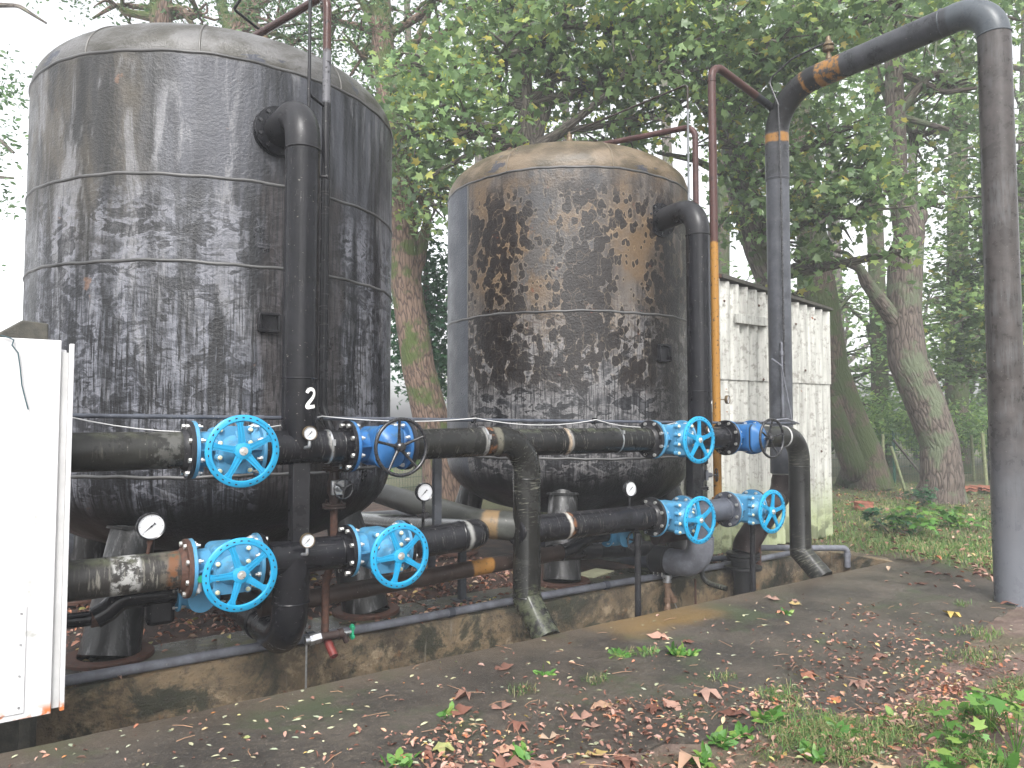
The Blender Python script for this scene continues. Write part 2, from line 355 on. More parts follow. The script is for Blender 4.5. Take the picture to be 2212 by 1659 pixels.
def bark(name, a, b, moss=0.0, mosscol=(.06, .085, .02)):
    n = NT(name); uv = n.coord('UV', (1, .22, 1)); ob = n.coord('Object')
    v = n.vor(n.warp(uv, .08, 10, 3), 16, 'DISTANCE_TO_EDGE'); s = n.noise(uv, 22, 6, .7)
    c = n.mix(n.sm(n.math('ADD', v, n.math('MULTIPLY', s, .25)), .08, .32), a, b)
    if moss:
        m = n.sm(n.noise(ob, 1.6, 5, .65), .62-moss*.3, .68-moss*.2); c = n.mix(m, c, mosscol)
    n.bump(n.math('ADD', v, n.math('MULTIPLY', s, .5)), .9, .05); return n.set(c, .85)
MAT['bark_red'] = bark('ridged_reddish_bark', (.035, .022, .017), (.17, .115, .085), .45)
MAT['bark_grey'] = bark('grey_brown_bark', (.035, .03, .026), (.16, .14, .12), .25, (.09, .11, .05))
MAT['bark_oak'] = bark('lichened_oak_bark', (.03, .022, .018), (.13, .105, .088), .42, (.11, .13, .08))
MAT['bark_moss'] = bark('mossy_bark', (.03, .022, .016), (.10, .075, .055), .75, (.045, .065, .018))

def leaf_mat(name, cols, trans=.35, rough=.38):
    m = bpy.data.materials.new(name); m.use_nodes = True; t = m.node_tree; t.nodes.clear()
    out = t.nodes.new('ShaderNodeOutputMaterial'); g = t.nodes.new('ShaderNodeNewGeometry')
    r = t.nodes.new('ShaderNodeValToRGB'); t.links.new(g.outputs['Random Per Island'], r.inputs[0])
    e = r.color_ramp.elements
    while len(e) > 1: e.remove(e[0])
    e[0].position = cols[0][0]; e[0].color = col4(cols[0][1])
    for p, c in cols[1:]:
        q = e.new(p); q.color = col4(c)
    tc = t.nodes.new('ShaderNodeTexCoord'); no = t.nodes.new('ShaderNodeTexNoise'); no.inputs['Scale'].default_value = .9
    t.links.new(tc.outputs['Object'], no.inputs['Vector'])
    hsn = t.nodes.new('ShaderNodeHueSaturation'); mr = t.nodes.new('ShaderNodeMapRange')
    t.links.new(no.outputs[0], mr.inputs[0]); mr.inputs[1].default_value = .3; mr.inputs[2].default_value = .7; mr.inputs[3].default_value = .65; mr.inputs[4].default_value = 1.35
    t.links.new(mr.outputs[0], hsn.inputs['Value']); t.links.new(r.outputs[0], hsn.inputs['Color'])
    p = t.nodes.new('ShaderNodeBsdfPrincipled'); p.inputs['Roughness'].default_value = rough; p.inputs['Specular IOR Level'].default_value = .5
    tr = t.nodes.new('ShaderNodeBsdfTranslucent'); mx = t.nodes.new('ShaderNodeMixShader'); mx.inputs[0].default_value = trans
    t.links.new(hsn.outputs[0], p.inputs['Base Color']); t.links.new(hsn.outputs[0], tr.inputs['Color'])
    t.links.new(p.outputs[0], mx.inputs[1]); t.links.new(tr.outputs[0], mx.inputs[2]); t.links.new(mx.outputs[0], out.inputs[0])
    return m
MAT['maple'] = leaf_mat('maple_leaf', [(0, (.095, .165, .070)), (.4, (.155, .245, .105)), (.8, (.225, .33, .13)), (.93, (.27, .37, .12)), (.97, (.40, .43, .12)), (1, (.48, .40, .10))], .5, .3)
MAT['robinia'] = leaf_mat('small_leaflet', [(0, (0.046, 0.098, 0.039)), (.6, (0.078, 0.156, 0.058)), (1, (0.156, 0.247, 0.104))], .4)
MAT['farleaf'] = leaf_mat('woodland_leaf', [(0, (.10, .19, .065)), (.5, (.165, .28, .09)), (.85, (.23, .36, .10)), (1, (.32, .43, .12))], .5)
MAT['darkleaf'] = leaf_mat('dark_leaf', [(0, (.025, .085, .042)), (.6, (.05, .14, .065)), (1, (.08, .19, .08))], .4)
MAT['samara'] = leaf_mat('yellow_green_seed_cluster', [(0, (0.242, 0.330, 0.055)), (.7, (0.363, 0.418, 0.077)), (1, (0.495, 0.385, 0.088))], .4, .5)
MAT['weed'] = leaf_mat('weed_leaf', [(0, (.06, .17, .03)), (.6, (.11, .26, .05)), (1, (.22, .33, .07))], .35, .5)
MAT['blade'] = leaf_mat('grass_blade', [(0, (.05, .13, .03)), (.62, (.12, .22, .05)), (.75, (.24, .22, .10)), (1, (.34, .27, .14))], .3, .6)
MAT['litter'] = leaf_mat('dead_leaf', [(0, (.10, .040, .026)), (.25, (.19, .085, .06)), (.5, (.30, .16, .12)), (.7, (.38, .24, .19)), (.8, (.36, .12, .05)), (.9, (.46, .34, .25)), (.96, (.46, .34, .10)), (1, (.22, .27, .12))], .1, .5)
MAT['palelitter'] = leaf_mat('pale_leaflet', [(0, (.34, .36, .28)), (.5, (.5, .47, .28)), (.8, (.25, .30, .22)), (1, (.5, .2, .06))], .1, .5)

# ------------------------------------------------------------------ mesh builder
ORG = {}
def frame(d):
    d = Vector(d).normalized(); a = Vector((0, 0, 1)) if abs(d.z) < .9 else Vector((0, 1, 0))
    u = a.cross(d).normalized(); v = d.cross(u).normalized(); return d, u, v
class MB:
    def __init__(s): s.v = []; s.f = []; s.mi = []; s.uv = []
    def face(s, idx, mi=0, uv=None):
        s.f.append(tuple(idx)); s.mi.append(mi); s.uv.append(uv)
    def tube(s, pts, r, fillet=0.0, seg=24, caps=True, mi=0, v0=0.0, steps=8):
        P = [Vector(p) for p in pts]; n = len(P)
        rs = r if isinstance(r, (list, tuple)) else [r]*n
        fl = fillet if isinstance(fillet, (list, tuple)) else [fillet]*n
        Q = []; RR = []
        for i, p in enumerate(P):
            if 0 < i < n-1 and fl[i] > 0:
                a = (P[i-1]-p).normalized(); b = (P[i+1]-p).normalized(); ang = a.angle(b)
                if ang < PI-.02:
                    t = fl[i]/math.tan(ang/2)
                    t = min(t, (P[i-1]-p).length*.98, (P[i+1]-p).length*.98); fr = t*math.tan(ang/2)
                    bis = (a+b).normalized(); c = p+bis*(fr/math.sin(ang/2))
                    s0 = p+a*t-c; s1 = p+b*t-c; tot = s0.angle(s1); ax = s0.cross(s1).normalized()
                    for k in range(steps+1):
                        Q.append(c+Matrix.Rotation(tot*k/steps, 3, ax)@s0); RR.append(rs[i])
                    continue
            Q.append(p); RR.append(rs[i])
        # drop doubles
        Q2 = [Q[0]]; R2 = [RR[0]]
        for q, rr in zip(Q[1:], RR[1:]):
            if (q-Q2[-1]).length > 1e-5: Q2.append(q); R2.append(rr)
        Q, RR = Q2, R2; d, u, v = frame(Q[1]-Q[0])
        off = [u*math.cos(2*PI*k/seg)+v*math.sin(2*PI*k/seg) for k in range(seg)]
        rings = []; lens = []; L = v0
        for i, q in enumerate(Q):
            if i > 0: L += (q-Q[i-1]).length
            lens.append(L); base = len(s.v)
            if 0 < i < len(Q)-1:
                di = (q-Q[i-1]).normalized(); do = (Q[i+1]-q).normalized(); nn = (di+do).normalized()
                noff = []
                for o in off:
                    w_ = o - di*(o.dot(nn)/di.dot(nn)); s.v.append(tuple(q+w_*RR[i])); noff.append((w_-do*w_.dot(do)).normalized())
                off = noff
            else:
                for o in off: s.v.append(tuple(q+o*RR[i]))
            rings.append(base)
        for i in range(len(rings)-1):
            a, b = rings[i], rings[i+1]
            for k in range(seg):
                k2 = (k+1) % seg; c = 2*PI*RR[i]/seg
                s.face((a+k, a+k2, b+k2, b+k), mi, ((k*c, lens[i]), ((k+1)*c, lens[i]), ((k+1)*c, lens[i+1]), (k*c, lens[i+1])))
        if caps:
            s.face([rings[0]+k for k in range(seg-1, -1, -1)], mi); s.face([rings[-1]+k for k in range(seg)], mi)
        return L
    def cyl(s, p0, p1, r0, r1=None, seg=24, mi=0, caps=True):
        s.tube([p0, p1], [r0, r0 if r1 is None else r1], 0, seg, caps, mi)
    def hollow(s, p0, p1, r, ri, seg=24, mi=0):
        d, u, v = frame(Vector(p1)-Vector(p0)); L = (Vector(p1)-Vector(p0)).length
        s.lathe([(ri, 0), (r, 0), (r, L), (ri, L), (ri, 0)], p0, d, seg, mi)
    def lathe(s, prof, org=(0, 0, 0), axis=(0, 0, 1), seg=48, mi=0, uvR=None, close=True):
        d, u, v = frame(axis); o = Vector(org)
        if axis == (0, 0, 1): u, v = Vector((0, 1, 0)), Vector((-1, 0, 0)); d = Vector((0, 0, 1))
        rings = []
        for (r, z) in prof:
            if r < 1e-6: rings.append([len(s.v)]); s.v.append(tuple(o+d*z)); continue
            b = len(s.v); rings.append([b+k for k in range(seg)])
            for k in range(seg):
                a = 2*PI*k/seg; s.v.append(tuple(o+d*z+(u*math.cos(a)+v*math.sin(a))*r))
        for i in range(len(prof)-1):
            a, b = rings[i], rings[i+1]; za, zb = prof[i][1], prof[i+1][1]
            for k in range(seg):
                k2 = (k+1) % seg; q = uvR or max(prof[i][0], .01)
                ua = (k/seg-.5)*2*PI*q; ub = ((k+1)/seg-.5)*2*PI*q
                if len(a) == 1 and len(b) == 1: continue
                if len(a) == 1: s.face((a[0], b[k], b[k2])[::-1], mi, ((ua, za), (ua, zb), (ub, zb))[::-1])
                elif len(b) == 1: s.face((a[k], a[k2], b[0]), mi, ((ua, za), (ub, za), (ua, zb)))
                else: s.face((a[k], a[k2], b[k2], b[k]), mi, ((ua, za), (ub, za), (ub, zb), (ua, zb)))
    def torus(s, c, axis, R, r, seg=40, sub=10, mi=0):
        prof = [(R+r*math.cos(2*PI*k/sub), r*math.sin(2*PI*k/sub)) for k in range(sub+1)]
        s.lathe(prof, c, Vector(axis), seg, mi)
    def box(s, c, size, rot=None, mi=0):
        c = Vector(c); h = Vector(size)/2; b = len(s.v); m = rot or Matrix.Identity(3)
        for x in (-1, 1):
            for y in (-1, 1):
                for z in (-1, 1): s.v.append(tuple(c+m@Vector((x*h.x, y*h.y, z*h.z))))
        for f in ((0, 1, 3, 2), (4, 6, 7, 5), (0, 4, 5, 1), (2, 3, 7, 6), (0, 2, 6, 4), (1, 5, 7, 3)): s.face([b+i for i in f], mi)
    def prism(s, poly, o, u, v, d, mi=0):
        """poly (a,b) in the u,v frame at o, extruded by vector d"""
        o, u, v, d = Vector(o), Vector(u), Vector(v), Vector(d); n = len(poly); b = len(s.v)
        for t in (0, 1):
            for (x, y) in poly: s.v.append(tuple(o+u*x+v*y+d*t))
        fl = u.cross(v).dot(d) > 0
        bot = [b+i for i in range(n)]; top = [b+n+i for i in range(n)]
        s.face(bot[::-1] if fl else bot, mi); s.face(top if fl else top[::-1], mi)
        for i in range(n):
            j = (i+1) % n; q = (b+i, b+j, b+n+j, b+n+i); s.face(q if fl else q[::-1], mi)
    def build(s, name, mats, parent=None, org=None, bevel=0, sharp=38):
        if not isinstance(mats, (list, tuple)): mats = [mats]
        o_ = Vector(org) if org is not None else (ORG.get(parent.name, Vector((0, 0, 0))) if parent else Vector((0, 0, 0)))
        me = bpy.data.meshes.new(name); me.from_pydata([tuple(Vector(v)-o_) for v in s.v], [], s.f)
        for m in mats: me.materials.append(MAT[m] if isinstance(m, str) else m)
        if any(s.mi): me.polygons.foreach_set('material_index', s.mi)
        if any(u is not None for u in s.uv):
            L = me.uv_layers.new(name='UVMap'); data = []
            for f, u in zip(s.f, s.uv):
                if u is None: data += [0.0]*(2*len(f))
                else:
                    for q in u: data += [q[0], q[1]]
            L.data.foreach_set('uv', data)
        me.update(); me.shade_smooth(); me.set_sharp_from_angle(angle=R_(sharp))
        o = bpy.data.objects.new(name, me); COL.objects.link(o)
        if parent: o.parent = parent; ORG[o.name] = o_
        else: o.location = o_; ORG[o.name] = o_
        if bevel:
            b = o.modifiers.new('bevel', 'BEVEL'); b.width = bevel; b.segments = 2; b.limit_method = 'ANGLE'; b.angle_limit = R_(40)
        return o
def tag(o, label=None, cat=None, group=None, kind=None):
    for k, v in (('label', label), ('category', cat), ('group', group), ('kind', kind)):
        if v: o[k] = v
    return o
def thing(name, loc, label, cat, group=None, rz=0):
    o = bpy.data.objects.new(name, None); COL.objects.link(o); o.location = loc; o.rotation_euler = (0, 0, rz); o.empty_display_size = .1
    ORG[o.name] = Vector(loc); return tag(o, label, cat, group)
def local(o): ORG[o.name] = Vector((0, 0, 0)); return o      # children are written in the thing's own frame
def solo(name, mb, mats, org, label, cat, group=None, bevel=0): return tag(mb.build(name, mats, None, org, bevel), label, cat, group)
def copy_tree(o, parent=None):
    c = o.copy(); COL.objects.link(c); c.parent = parent
    for ch in list(o.children): copy_tree(ch, c)
    return c
V = Vector
X_, Y_, Z_ = V((1, 0, 0)), V((0, 1, 0)), V((0, 0, 1))

# ------------------------------------------------------------------ setting: ground, trench, slab
PY, TY, TX = 4.34, 5.10, 8.32          # pavement edge, slab edge, end of the trench
S = 90
mb = MB()
def quad(mb, x0, y0, x1, y1, z, mi=0):
    b = len(mb.v); mb.v += [(x0, y0, z), (x1, y0, z), (x1, y1, z), (x0, y1, z)]; mb.face((b, b+1, b+2, b+3), mi)
TB = 5.02
quad(mb, -S, -S, S, PY-.2, 0); quad(mb, -S, PY-.2, -5, TB, 0); quad(mb, TX+.12, PY-.2, S, TB, 0); quad(mb, -S, TB+.3, S, S, 0); quad(mb, TX+.12, TB, S, TB+.3, 0); quad(mb, -S, TB, -5, TB+.3, 0)
tag(mb.build('ground', 'ground'), kind='structure')

rng = random.Random(5)
outline = [(-5, PY)]
for i in range(60): outline.append((-5+(TX+5)*(i+1)/60, PY+rng.uniform(-.008, .008)))
outline += [(8.6, 4.62), (8.95, 4.6), (8.82, 4.2), (8.45, 3.6), (7.95, 3.1), (7.2, 2.72), (6.4, 2.6), (5.3, 2.35), (4.0, 2.25), (3.0, 2.5), (2.2, 2.75), (1.4, 2.5), (.5, 2.4), (-1, 2.5), (-5, 2.5)]
ol = []
for i, (x, y) in enumerate(outline):
    if i < 61: ol.append((x, y)); continue
    x2, y2 = outline[(i+1) % len(outline)]
    k = max(2, int(math.hypot(x2-x, y2-y)/.08))
    for j in range(k):
        t = j/k; ol.append((x+(x2-x)*t+rng.uniform(-.03, .03), y+(y2-y)*t+rng.uniform(-.03, .03)))
mb = MB(); mb.prism(ol, (0, 0, -.45), X_, Y_, (0, 0, .462)); tag(mb.build('pavement', 'pave'), kind='structure')
# trench floor and far end, concrete edge slab with a rough front
mb = MB(); quad(mb, -5, 4.2, TX+.5, 5.3, -.44); tag(mb.build('trench_floor', 'plinth'), kind='structure')
mb = MB(); mb.box(((TX+.12), (PY+TY)/2-.0, -.2), (.24, TY-PY+.5, .424)); tag(mb.build('trench_end_wall', 'plinth', bevel=.01), kind='structure')
mb = MB(); nx = 150
prof = [(TY+.02, -.45), (TY+.01, -.2), (TY, -.02), (TY+.012, .018), (TY+.05, .024), (TY+.33, .022), (TY+.65, .018), (TY+.66, -.05)]
for i in range(nx+1):
    x = -5+(TX+5)*i/nx
    for j, (y, z) in enumerate(prof): mb.v.append((x, y+(rng.uniform(-.006, .006) if j < 5 else 0), z+(rng.uniform(-.003, .003) if 3 < j < 6 else 0)))
k = len(prof)
for i in range(nx):
    for j in range(k-1): mb.face((i*k+j, (i+1)*k+j, (i+1)*k+j+1, i*k+j+1))
tag(mb.build('concrete_edge_slab', ['plinth'], sharp=60), kind='structure')
mb = MB()
for i, (x0, x1, y0, y1) in enumerate(((-1.5, 1.95, 5.16, 5.70), (1.99, 3.05, 5.18, 5.73), (3.08, 4.2, 5.17, 5.74), (4.23, 5.6, 5.18, 5.72), (5.64, 7.0, 5.17, 5.71))):
    mb.box(((x0+x1)/2, (y0+y1)/2, .022), (x1-x0, y1-y0, .022))
tag(mb.build('paving_slabs', 'slab', bevel=.004), kind='structure')
mb = MB(); mb.prism([(-30, 13.5), (5.6, 13.5), (9, 19), (12, 60), (-30, 60)], (0, 0, .006), X_, Y_, (0, 0, .004)); tag(mb.build('yard_road', 'yard'), kind='structure')

# ------------------------------------------------------------------ tanks
def tank(cx, cy, R, mat, label, seams, plate, vent, meridians, legs, inlet_z=3.63):
    t = thing('storage_tank', (cx, cy, 0), label, 'tank', 'steel pressure tanks on splayed legs')
    top, bot, H = 4.10, 1.215, .50
    def dome(k): # superellipse
        n = 26; out = []
        for i in range(n+1):
            a = PI/2*i/n; out.append((R*math.cos(a)**(2/2.6), k*H*math.sin(a)**(2/2.15)))
        return out
    up_ = [(r, top+z) for r, z in dome(1)]; lo_ = [(r, bot-z) for r, z in dome(1.30)]
    up_[-1] = (0, up_[-1][1]); lo_[-1] = (0, lo_[-1][1])
    mid = [(R, bot+(top-bot)*i/20) for i in range(1, 20)]
    b = MB(); b.lathe(lo_[::-1]+mid+up_, (cx, cy, 0), (0, 0, 1), 128, uvR=R); b.build('shell', mat, t, sharp=80)
    for z in seams:
        b = MB(); pr_ = [(R-.004, z-.014), (R+.005, z-.009), (R+.009, z), (R+.005, z+.009), (R-.004, z+.014)]
        b.lathe(pr_, (cx, cy, 0), (0, 0, 1), 160, uvR=R)
        b.v = [(x, y, z_+.004*math.sin(9*math.atan2(y-cy, x-cx)+z*3)+.003*math.sin(31*math.atan2(y-cy, x-cx)+z*7)) for x, y, z_ in b.v]; b.build('weld_seam', 'seam', t, sharp=80)
    for a in meridians:
        b = MB(); pts = []
        for (r, z) in up_[:-9]: pts.append((cx+math.sin(a)*r, cy-math.cos(a)*r, z+.002))
        b.tube(pts, .007, 0, 8); b.build('weld_seam', 'seam'+str(1 if mat == 'tank1' else 2), t)
    if plate:
        px, pz, w_, h_ = plate; yy = cy-math.sqrt(R*R-(px-cx)**2)-.02
        b = MB()
        for dx, dz, sx, sz in ((0, h_/2, w_, .018), (0, -h_/2, w_, .018), (-w_/2, 0, .018, h_), (w_/2, 0, .018, h_)): b.box((px+dx, yy, pz+dz), (sx, .05, sz))
        b.build('nameplate_frame', 'black', t, bevel=.003)
        b = MB(); b.box((px, yy+.010, pz), (w_, .02, h_)); b.build('nameplate', 'black', t)
    # splayed legs with round feet
    for (lx, ly) in legs:
        b = MB(); fx, fy = cx+lx, cy+ly; tx, ty = cx+lx*.82, cy+ly*.82
        b.tube([(fx, fy, .05), (fx*.5+tx*.5, fy*.5+ty*.5, .48), (tx, ty, .92)], [.185, .163, .14], 0, 32, v0=0)
        lg = b.build('leg', 'leg', t)
        b = MB(); b.lathe([(.19, 0), (.27, 0), (.27, .022), (.262, .03), (.19, .03)], (fx, fy, .032), Z_, 40); b.build('base_plate', 'rust', lg)
        b = MB(); b.lathe([(.1, 0), (.185, .0), (.185, .02), (.1, .02)], (tx, ty, .86), Z_, 32); b.build('collar', 'leg', lg)
    if vent:
        v = V(vent); b = MB()
        b.lathe([(0, -.12), (.06, -.12), (.06, -.02), (.075, 0), (.075, .012), (.022, .02), (.02, .09), (.05, .10), (.062, .125), (.062, .14), (.05, .165), (.036, .18), (.03, .22), (.034, .225), (.034, .245), (.018, .25), (.018, .28), (0, .28)], v, Z_, 20)
        b.build('air_valve', 'brass', t)
    return t
T1 = (1.65, 6.6, 1.43); T2 = (5.5, 6.6, 1.39)
LEG = [(-.93, -1.02), (.93, -.94), (-.93, .95), (.93, .95)]
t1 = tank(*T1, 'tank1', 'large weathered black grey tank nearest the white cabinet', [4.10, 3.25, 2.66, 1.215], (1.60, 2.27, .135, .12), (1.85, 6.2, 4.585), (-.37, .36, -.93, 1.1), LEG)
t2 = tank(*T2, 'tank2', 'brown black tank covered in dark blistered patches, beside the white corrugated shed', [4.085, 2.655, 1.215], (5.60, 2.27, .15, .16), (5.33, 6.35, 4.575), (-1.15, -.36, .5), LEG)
b = MB(); b.box((1.65, 6.6, .4), (.3, .3, .7)); 
# vertical joint of the re-plated strip on the second tank
b = MB(); a = -2.15/T2[2]; b.tube([(T2[0]+math.sin(a)*T2[2], T2[1]-math.cos(a)*T2[2], z) for z in (2.66, 3.3, 4.08)], .006, 0, 8); b.build('weld_seam', 'seam1', t2)
# lifting lug on the dome of tank two
b = MB(); p = V((4.62, 6.5, 4.43)); b.prism([(-.07, 0), (.07, 0), (.05, .10), (0, .15), (-.05, .10)], p, X_, Z_, (0, .03, 0)); b.build('lifting_lug', 'rust', t2)
# ------------------------------------------------------------------ flanges, pipes
UZ, LZ, PYY = 1.42, .73, 4.66
def flange(mb, c, axis, r=.17, th=.026, ri=.0, seg=40, mi=0):
    d = V(axis).normalized(); c = V(c)
    mb.lathe([(ri, -th/2), (r-.003, -th/2), (r, -th/2+.003), (r, th/2-.003), (r-.003, th/2), (ri, th/2), (ri, -th/2)] if ri else [(0, -th/2), (r-.003, -th/2), (r, -th/2+.003), (r, th/2-.003), (r-.003, th/2), (0, th/2)], c, d, seg, mi)
def bolts(parent, c, axis, pcd, n, half, rb=.014, mat='bolt', name='bolt'):
    d, u, v = frame(axis); first = None
    for k in range(n):
        a = 2*PI*(k+.5)/n; q = V(c)+(u*math.cos(a)+v*math.sin(a))*pcd
        b = MB(); b.cyl(q-d*(half+.012), q-d*half, rb, seg=6); b.cyl(q-d*half, q+d*half, rb*.5, seg=8)
        b.cyl(q+d*half, q+d*(half+.013), rb, seg=6); b.cyl(q+d*(half+.013), q+d*(half+.024), rb*.5, seg=8)
        b.build(name, mat, parent)
def weld(mb, c, axis, R, r=.007, mi=0): mb.torus(c, axis, R, r, 32, 6, mi)

# main pipes left of the valves
def main_pipe(name, x0, x1, z, mat, label, fmat, right_flange=True, left_flange=False, extra=None, Y=PYY):
    t = thing(name, (x0, Y, z), label, 'pipe', 'thick black manifold pipes')
    b = MB(); b.tube([(x0, Y, z), (x1, Y, z)], .108, 0, 40); b.build('tube', mat, t)
    for on, x in ((right_flange, x1), (left_flange, x0)):
        if on:
            b = MB(); flange(b, (x+(-.013 if x == x1 else .013), Y, z), X_); s = -1 if x == x1 else 1
            b.lathe([(.108, 0), (.125, 0), (.116, .02), (.108, .03)], (x+s*.026, Y, z), V((s, 0, 0)), 36)
            b.build('flange', fmat, t)
    return t
RUSTB = (.13, .06, .03); OCH = (.25, .125, .035); CHALK = (.22, .22, .21); YEL = (.42, .20, .03)
v1x, v2x, v3x, v4x = 1.20, 2.19, 5.06, 6.08; HF = .2
MAT['p_upl'] = pipe_mat('upper_left_pipe_paint', (.018, .018, .016), rough=.27, scratch=.4, topcol=(.045, .047, .034), bands=[(1.60, 1.76, (.07, .07, .065), 1)])
MAT['p_lol'] = pipe_mat('lower_left_pipe_paint', (.030, .028, .026), dirt=(.22, .21, .18), rough=.28, scratch=.7, dirtcut=.57, topcol=(.075, .08, .055), bands=[(1.42, 1.56, (.32, .32, .31), 1), (1.66, 1.76, (.09, .08, .065), 1), (1.70, 1.76, RUSTB, 1)])
main_pipe('manifold_pipe', -.8, v1x-HF, UZ, 'p_upl', 'thick olive black pipe running from the cabinet to the topmost left blue valve', 'black')
lp = main_pipe('manifold_pipe', -.8, v1x-HF, LZ, 'p_lol', 'thick pipe with white limescale patch under the large round pressure gauge', 'rust')
b = MB(); q = at(430, 1248, 4.54); b.cyl(q+V((0, .06, 0)), q-V((0, .03, 0)), .013); b.cyl(q-V((0, .03, 0)), q-V((0, .05, 0)), .02, seg=8, mi=1); b.cyl(q+V((0, -.01, -.01)), q+V((0, -.01, -.075)), .016, seg=12); b.build('drain_tap', ['steel', 'green'], lp)

def tee(x0, x1, z, vx, mat, label, down=None, gz=None):
    t = thing('tee_pipe', (vx, PYY, z), label, 'pipe', 'black tee pipes between the valves')
    b = MB(); b.tube([(x0, PYY, z), (x1, PYY, z)], .108, 0, 40); weld(b, (x0+.06, PYY, z), X_, .108); weld(b, (x1-.06, PYY, z), X_, .108); b.build('tube', mat, t)
    for s, x in ((1, x0), (-1, x1)):
        b = MB(); flange(b, (x+s*.013, PYY, z), X_); b.build('flange', mat, t)
    return t
MAT['p_tee1'] = pipe_mat('tee_paint', (.010, .010, .012), rough=.2, scratch=.5, bands=[(.45, .47, CHALK)])
tee1 = tee(v1x+HF, v2x-HF, UZ, 1.65, 'p_tee1', 'glossy black tee pipe under the painted number two')
teel = tee(v1x+HF, v2x-HF, LZ, 1.62, 'blackwet', 'wet black tee pipe between the two lower left blue valves')
tee2 = tee(v3x+HF, v4x-HF, UZ, 5.5, 'blackwet', 'black tee pipe behind the right tank\'s upper light blue wheel')
tee3 = tee(v3x+HF, v4x-HF, LZ, 5.5, 'pvcdark', 'dark grey plastic tee pipe between the two lower right blue valves')
# clamp bands on tee 1
b = MB(); b.hollow((1.83, PYY, UZ), (1.842, PYY, UZ), .113, .104, 36); b.box((1.836, PYY-.118, UZ+.03), (.02, .02, .04)); b.build('clamp', 'steel', tee1)

def riser(x, label, r, zt, tank_front, botz, mat, topmat, ext):
    t = thing('riser_pipe', (x, PYY, botz), label, 'pipe', 'thick black riser pipes into the tanks')
    b = MB(); b.tube([(x, PYY, botz), (x, PYY, zt-.28)], r, 0, 40)
    weld(b, (x, PYY, 1.86), Z_, r, .006); b.build('tube', mat, t)
    b = MB(); b.tube([(x, PYY, zt-.28), (x, PYY, zt), (x+ext, tank_front+.05, zt)], r, .24, 40, steps=14); weld(b, (x, PYY, zt-.28), Z_, r, .007)
    el = b.build('elbow', topmat, t)
    d = V((ext, tank_front-PYY, 0)).normalized(); c = V((x+ext*.93, tank_front-.035, zt))
    b = MB(); flange(b, c, d, .175, .024); flange(b, c+d*.034, d, .178, .022); fl = b.build('flange', mat, t)
    bolts(fl, c+d*.016, d, .147, 10, .03, .013, 'rim')
    # pad behind the flange
    b = MB(); b.cyl(c+d*.03, c+d*.12, .13); b.build('nozzle', mat, t)
    return t
r1 = riser(1.65, 'thick black riser pipe with a white painted number two', .112, 3.63, 5.17, UZ, 'blackwet', 'black', 0)
r2 = riser(5.5, 'thick black riser pipe with a white painted number one', .112, 3.63, 5.24, UZ, 'blackwet', 'black', .09)
def stroke(pts, cx, cy, R, w=.011):
    """painted stroke on a vertical pipe: pts = (arc metres from the point facing -Y, height)"""
    b = MB(); n = len(pts); L = []
    for i, (s, z) in enumerate(pts):
        a = pts[max(0, i-1)]; c = pts[min(n-1, i+1)]; d = V((c[0]-a[0], c[1]-a[1])).normalized(); nn = V((-d.y, d.x))
        ww = w*(1 if 0 < i < n-1 else .75)
        L.append([(s+nn.x*ww*k, z+nn.y*ww*k) for k in (-1, 0, 1)])
    for row in L:
        for (s, z) in row:
            a = s/R; b.v.append((cx+math.sin(a)*R, cy-math.cos(a)*R, z))
    for i in range(n-1):
        for k in (0, 1): b.face((i*3+k, i*3+k+1, i*3+3+k+1, i*3+3+k))
    return b
two = [(-.028, .035), (-.020, .052), (0, .06), (.022, .052), (.028, .032), (.018, .010), (0, -.01), (-.018, -.03), (-.028, -.05), (-.02, -.056), (0, -.052), (.02, -.05), (.034, -.046)]
def smooth(p, k=3):
    out = []
    for i in range(len(p)-1):
        for j in range(k):
            t = j/k; a, b_, c, d = p[max(0, i-1)], p[i], p[i+1], p[min(len(p)-1, i+2)]
            out.append(tuple(.5*((2*b_[m])+(-a[m]+c[m])*t+(2*a[m]-5*b_[m]+4*c[m]-d[m])*t*t+(-a[m]+3*b_[m]-3*c[m]+d[m])*t**3) for m in (0, 1)))
    return out+[p[-1]]
stroke([(s+.035, z+1.73) for s, z in smooth(two)], 1.65, PYY, .1145).build('painted_number', 'whitepaint', r1)
stroke([(s-.0+.055, z+1.72) for s, z in ((-.022, .025), (-.01, .04), (.004, .055), (.006, .0), (.006, -.055))], 5.5, PYY, .1145, .008).build('painted_number', 'whitepaint', r2)
b = MB(); b.cyl((1.76, 4.66, 3.2), (1.80, 4.64, 3.2), .009, seg=10); b.cyl((1.80, 4.64, 3.2), (1.81, 4.635, 3.2), .015, seg=10); b.build('plug', 'black', r1)
b = MB(); b.box((5.40, PYY-.02, 3.2), (.03, .03, .03)); 

# square post between the tees, pipe down from lower tee to the tank outlet
for x, lab in ((1.655, 'square black steel post between the two tees under number two'), (5.40, 'square black steel post hidden behind the blue wheels of the right tank')):
    b = MB(); b.box((x, PYY, (UZ+LZ)/2), (.112, .09, UZ-LZ-.19)); solo('steel_post', b, 'black', (x, PYY, LZ+.1), lab, 'post', 'square posts between the tees', .006)
MAT['p_down'] = pipe_mat('dripping_black_pipe', (.010, .010, .012), rough=.2, scratch=.6, dirt=(.5, .5, .5), dirtcut=.6)
t = thing('outlet_pipe', (1.62, PYY, .17), 'fat wet black pipe bending back under the left tank', 'pipe')
b = MB(); b.tube([(1.62, PYY, LZ), (1.60, PYY, .20), (1.60, 5.9, .22)], .112, .2, 40, steps=16); weld(b, (1.61, PYY, .45), Z_, .112); b.build('tube', 'p_down', t)
b = MB(); b.torus((1.6, 5.2, .21), Y_, .112, .012, 32, 8); b.build('joint', 'black', t)
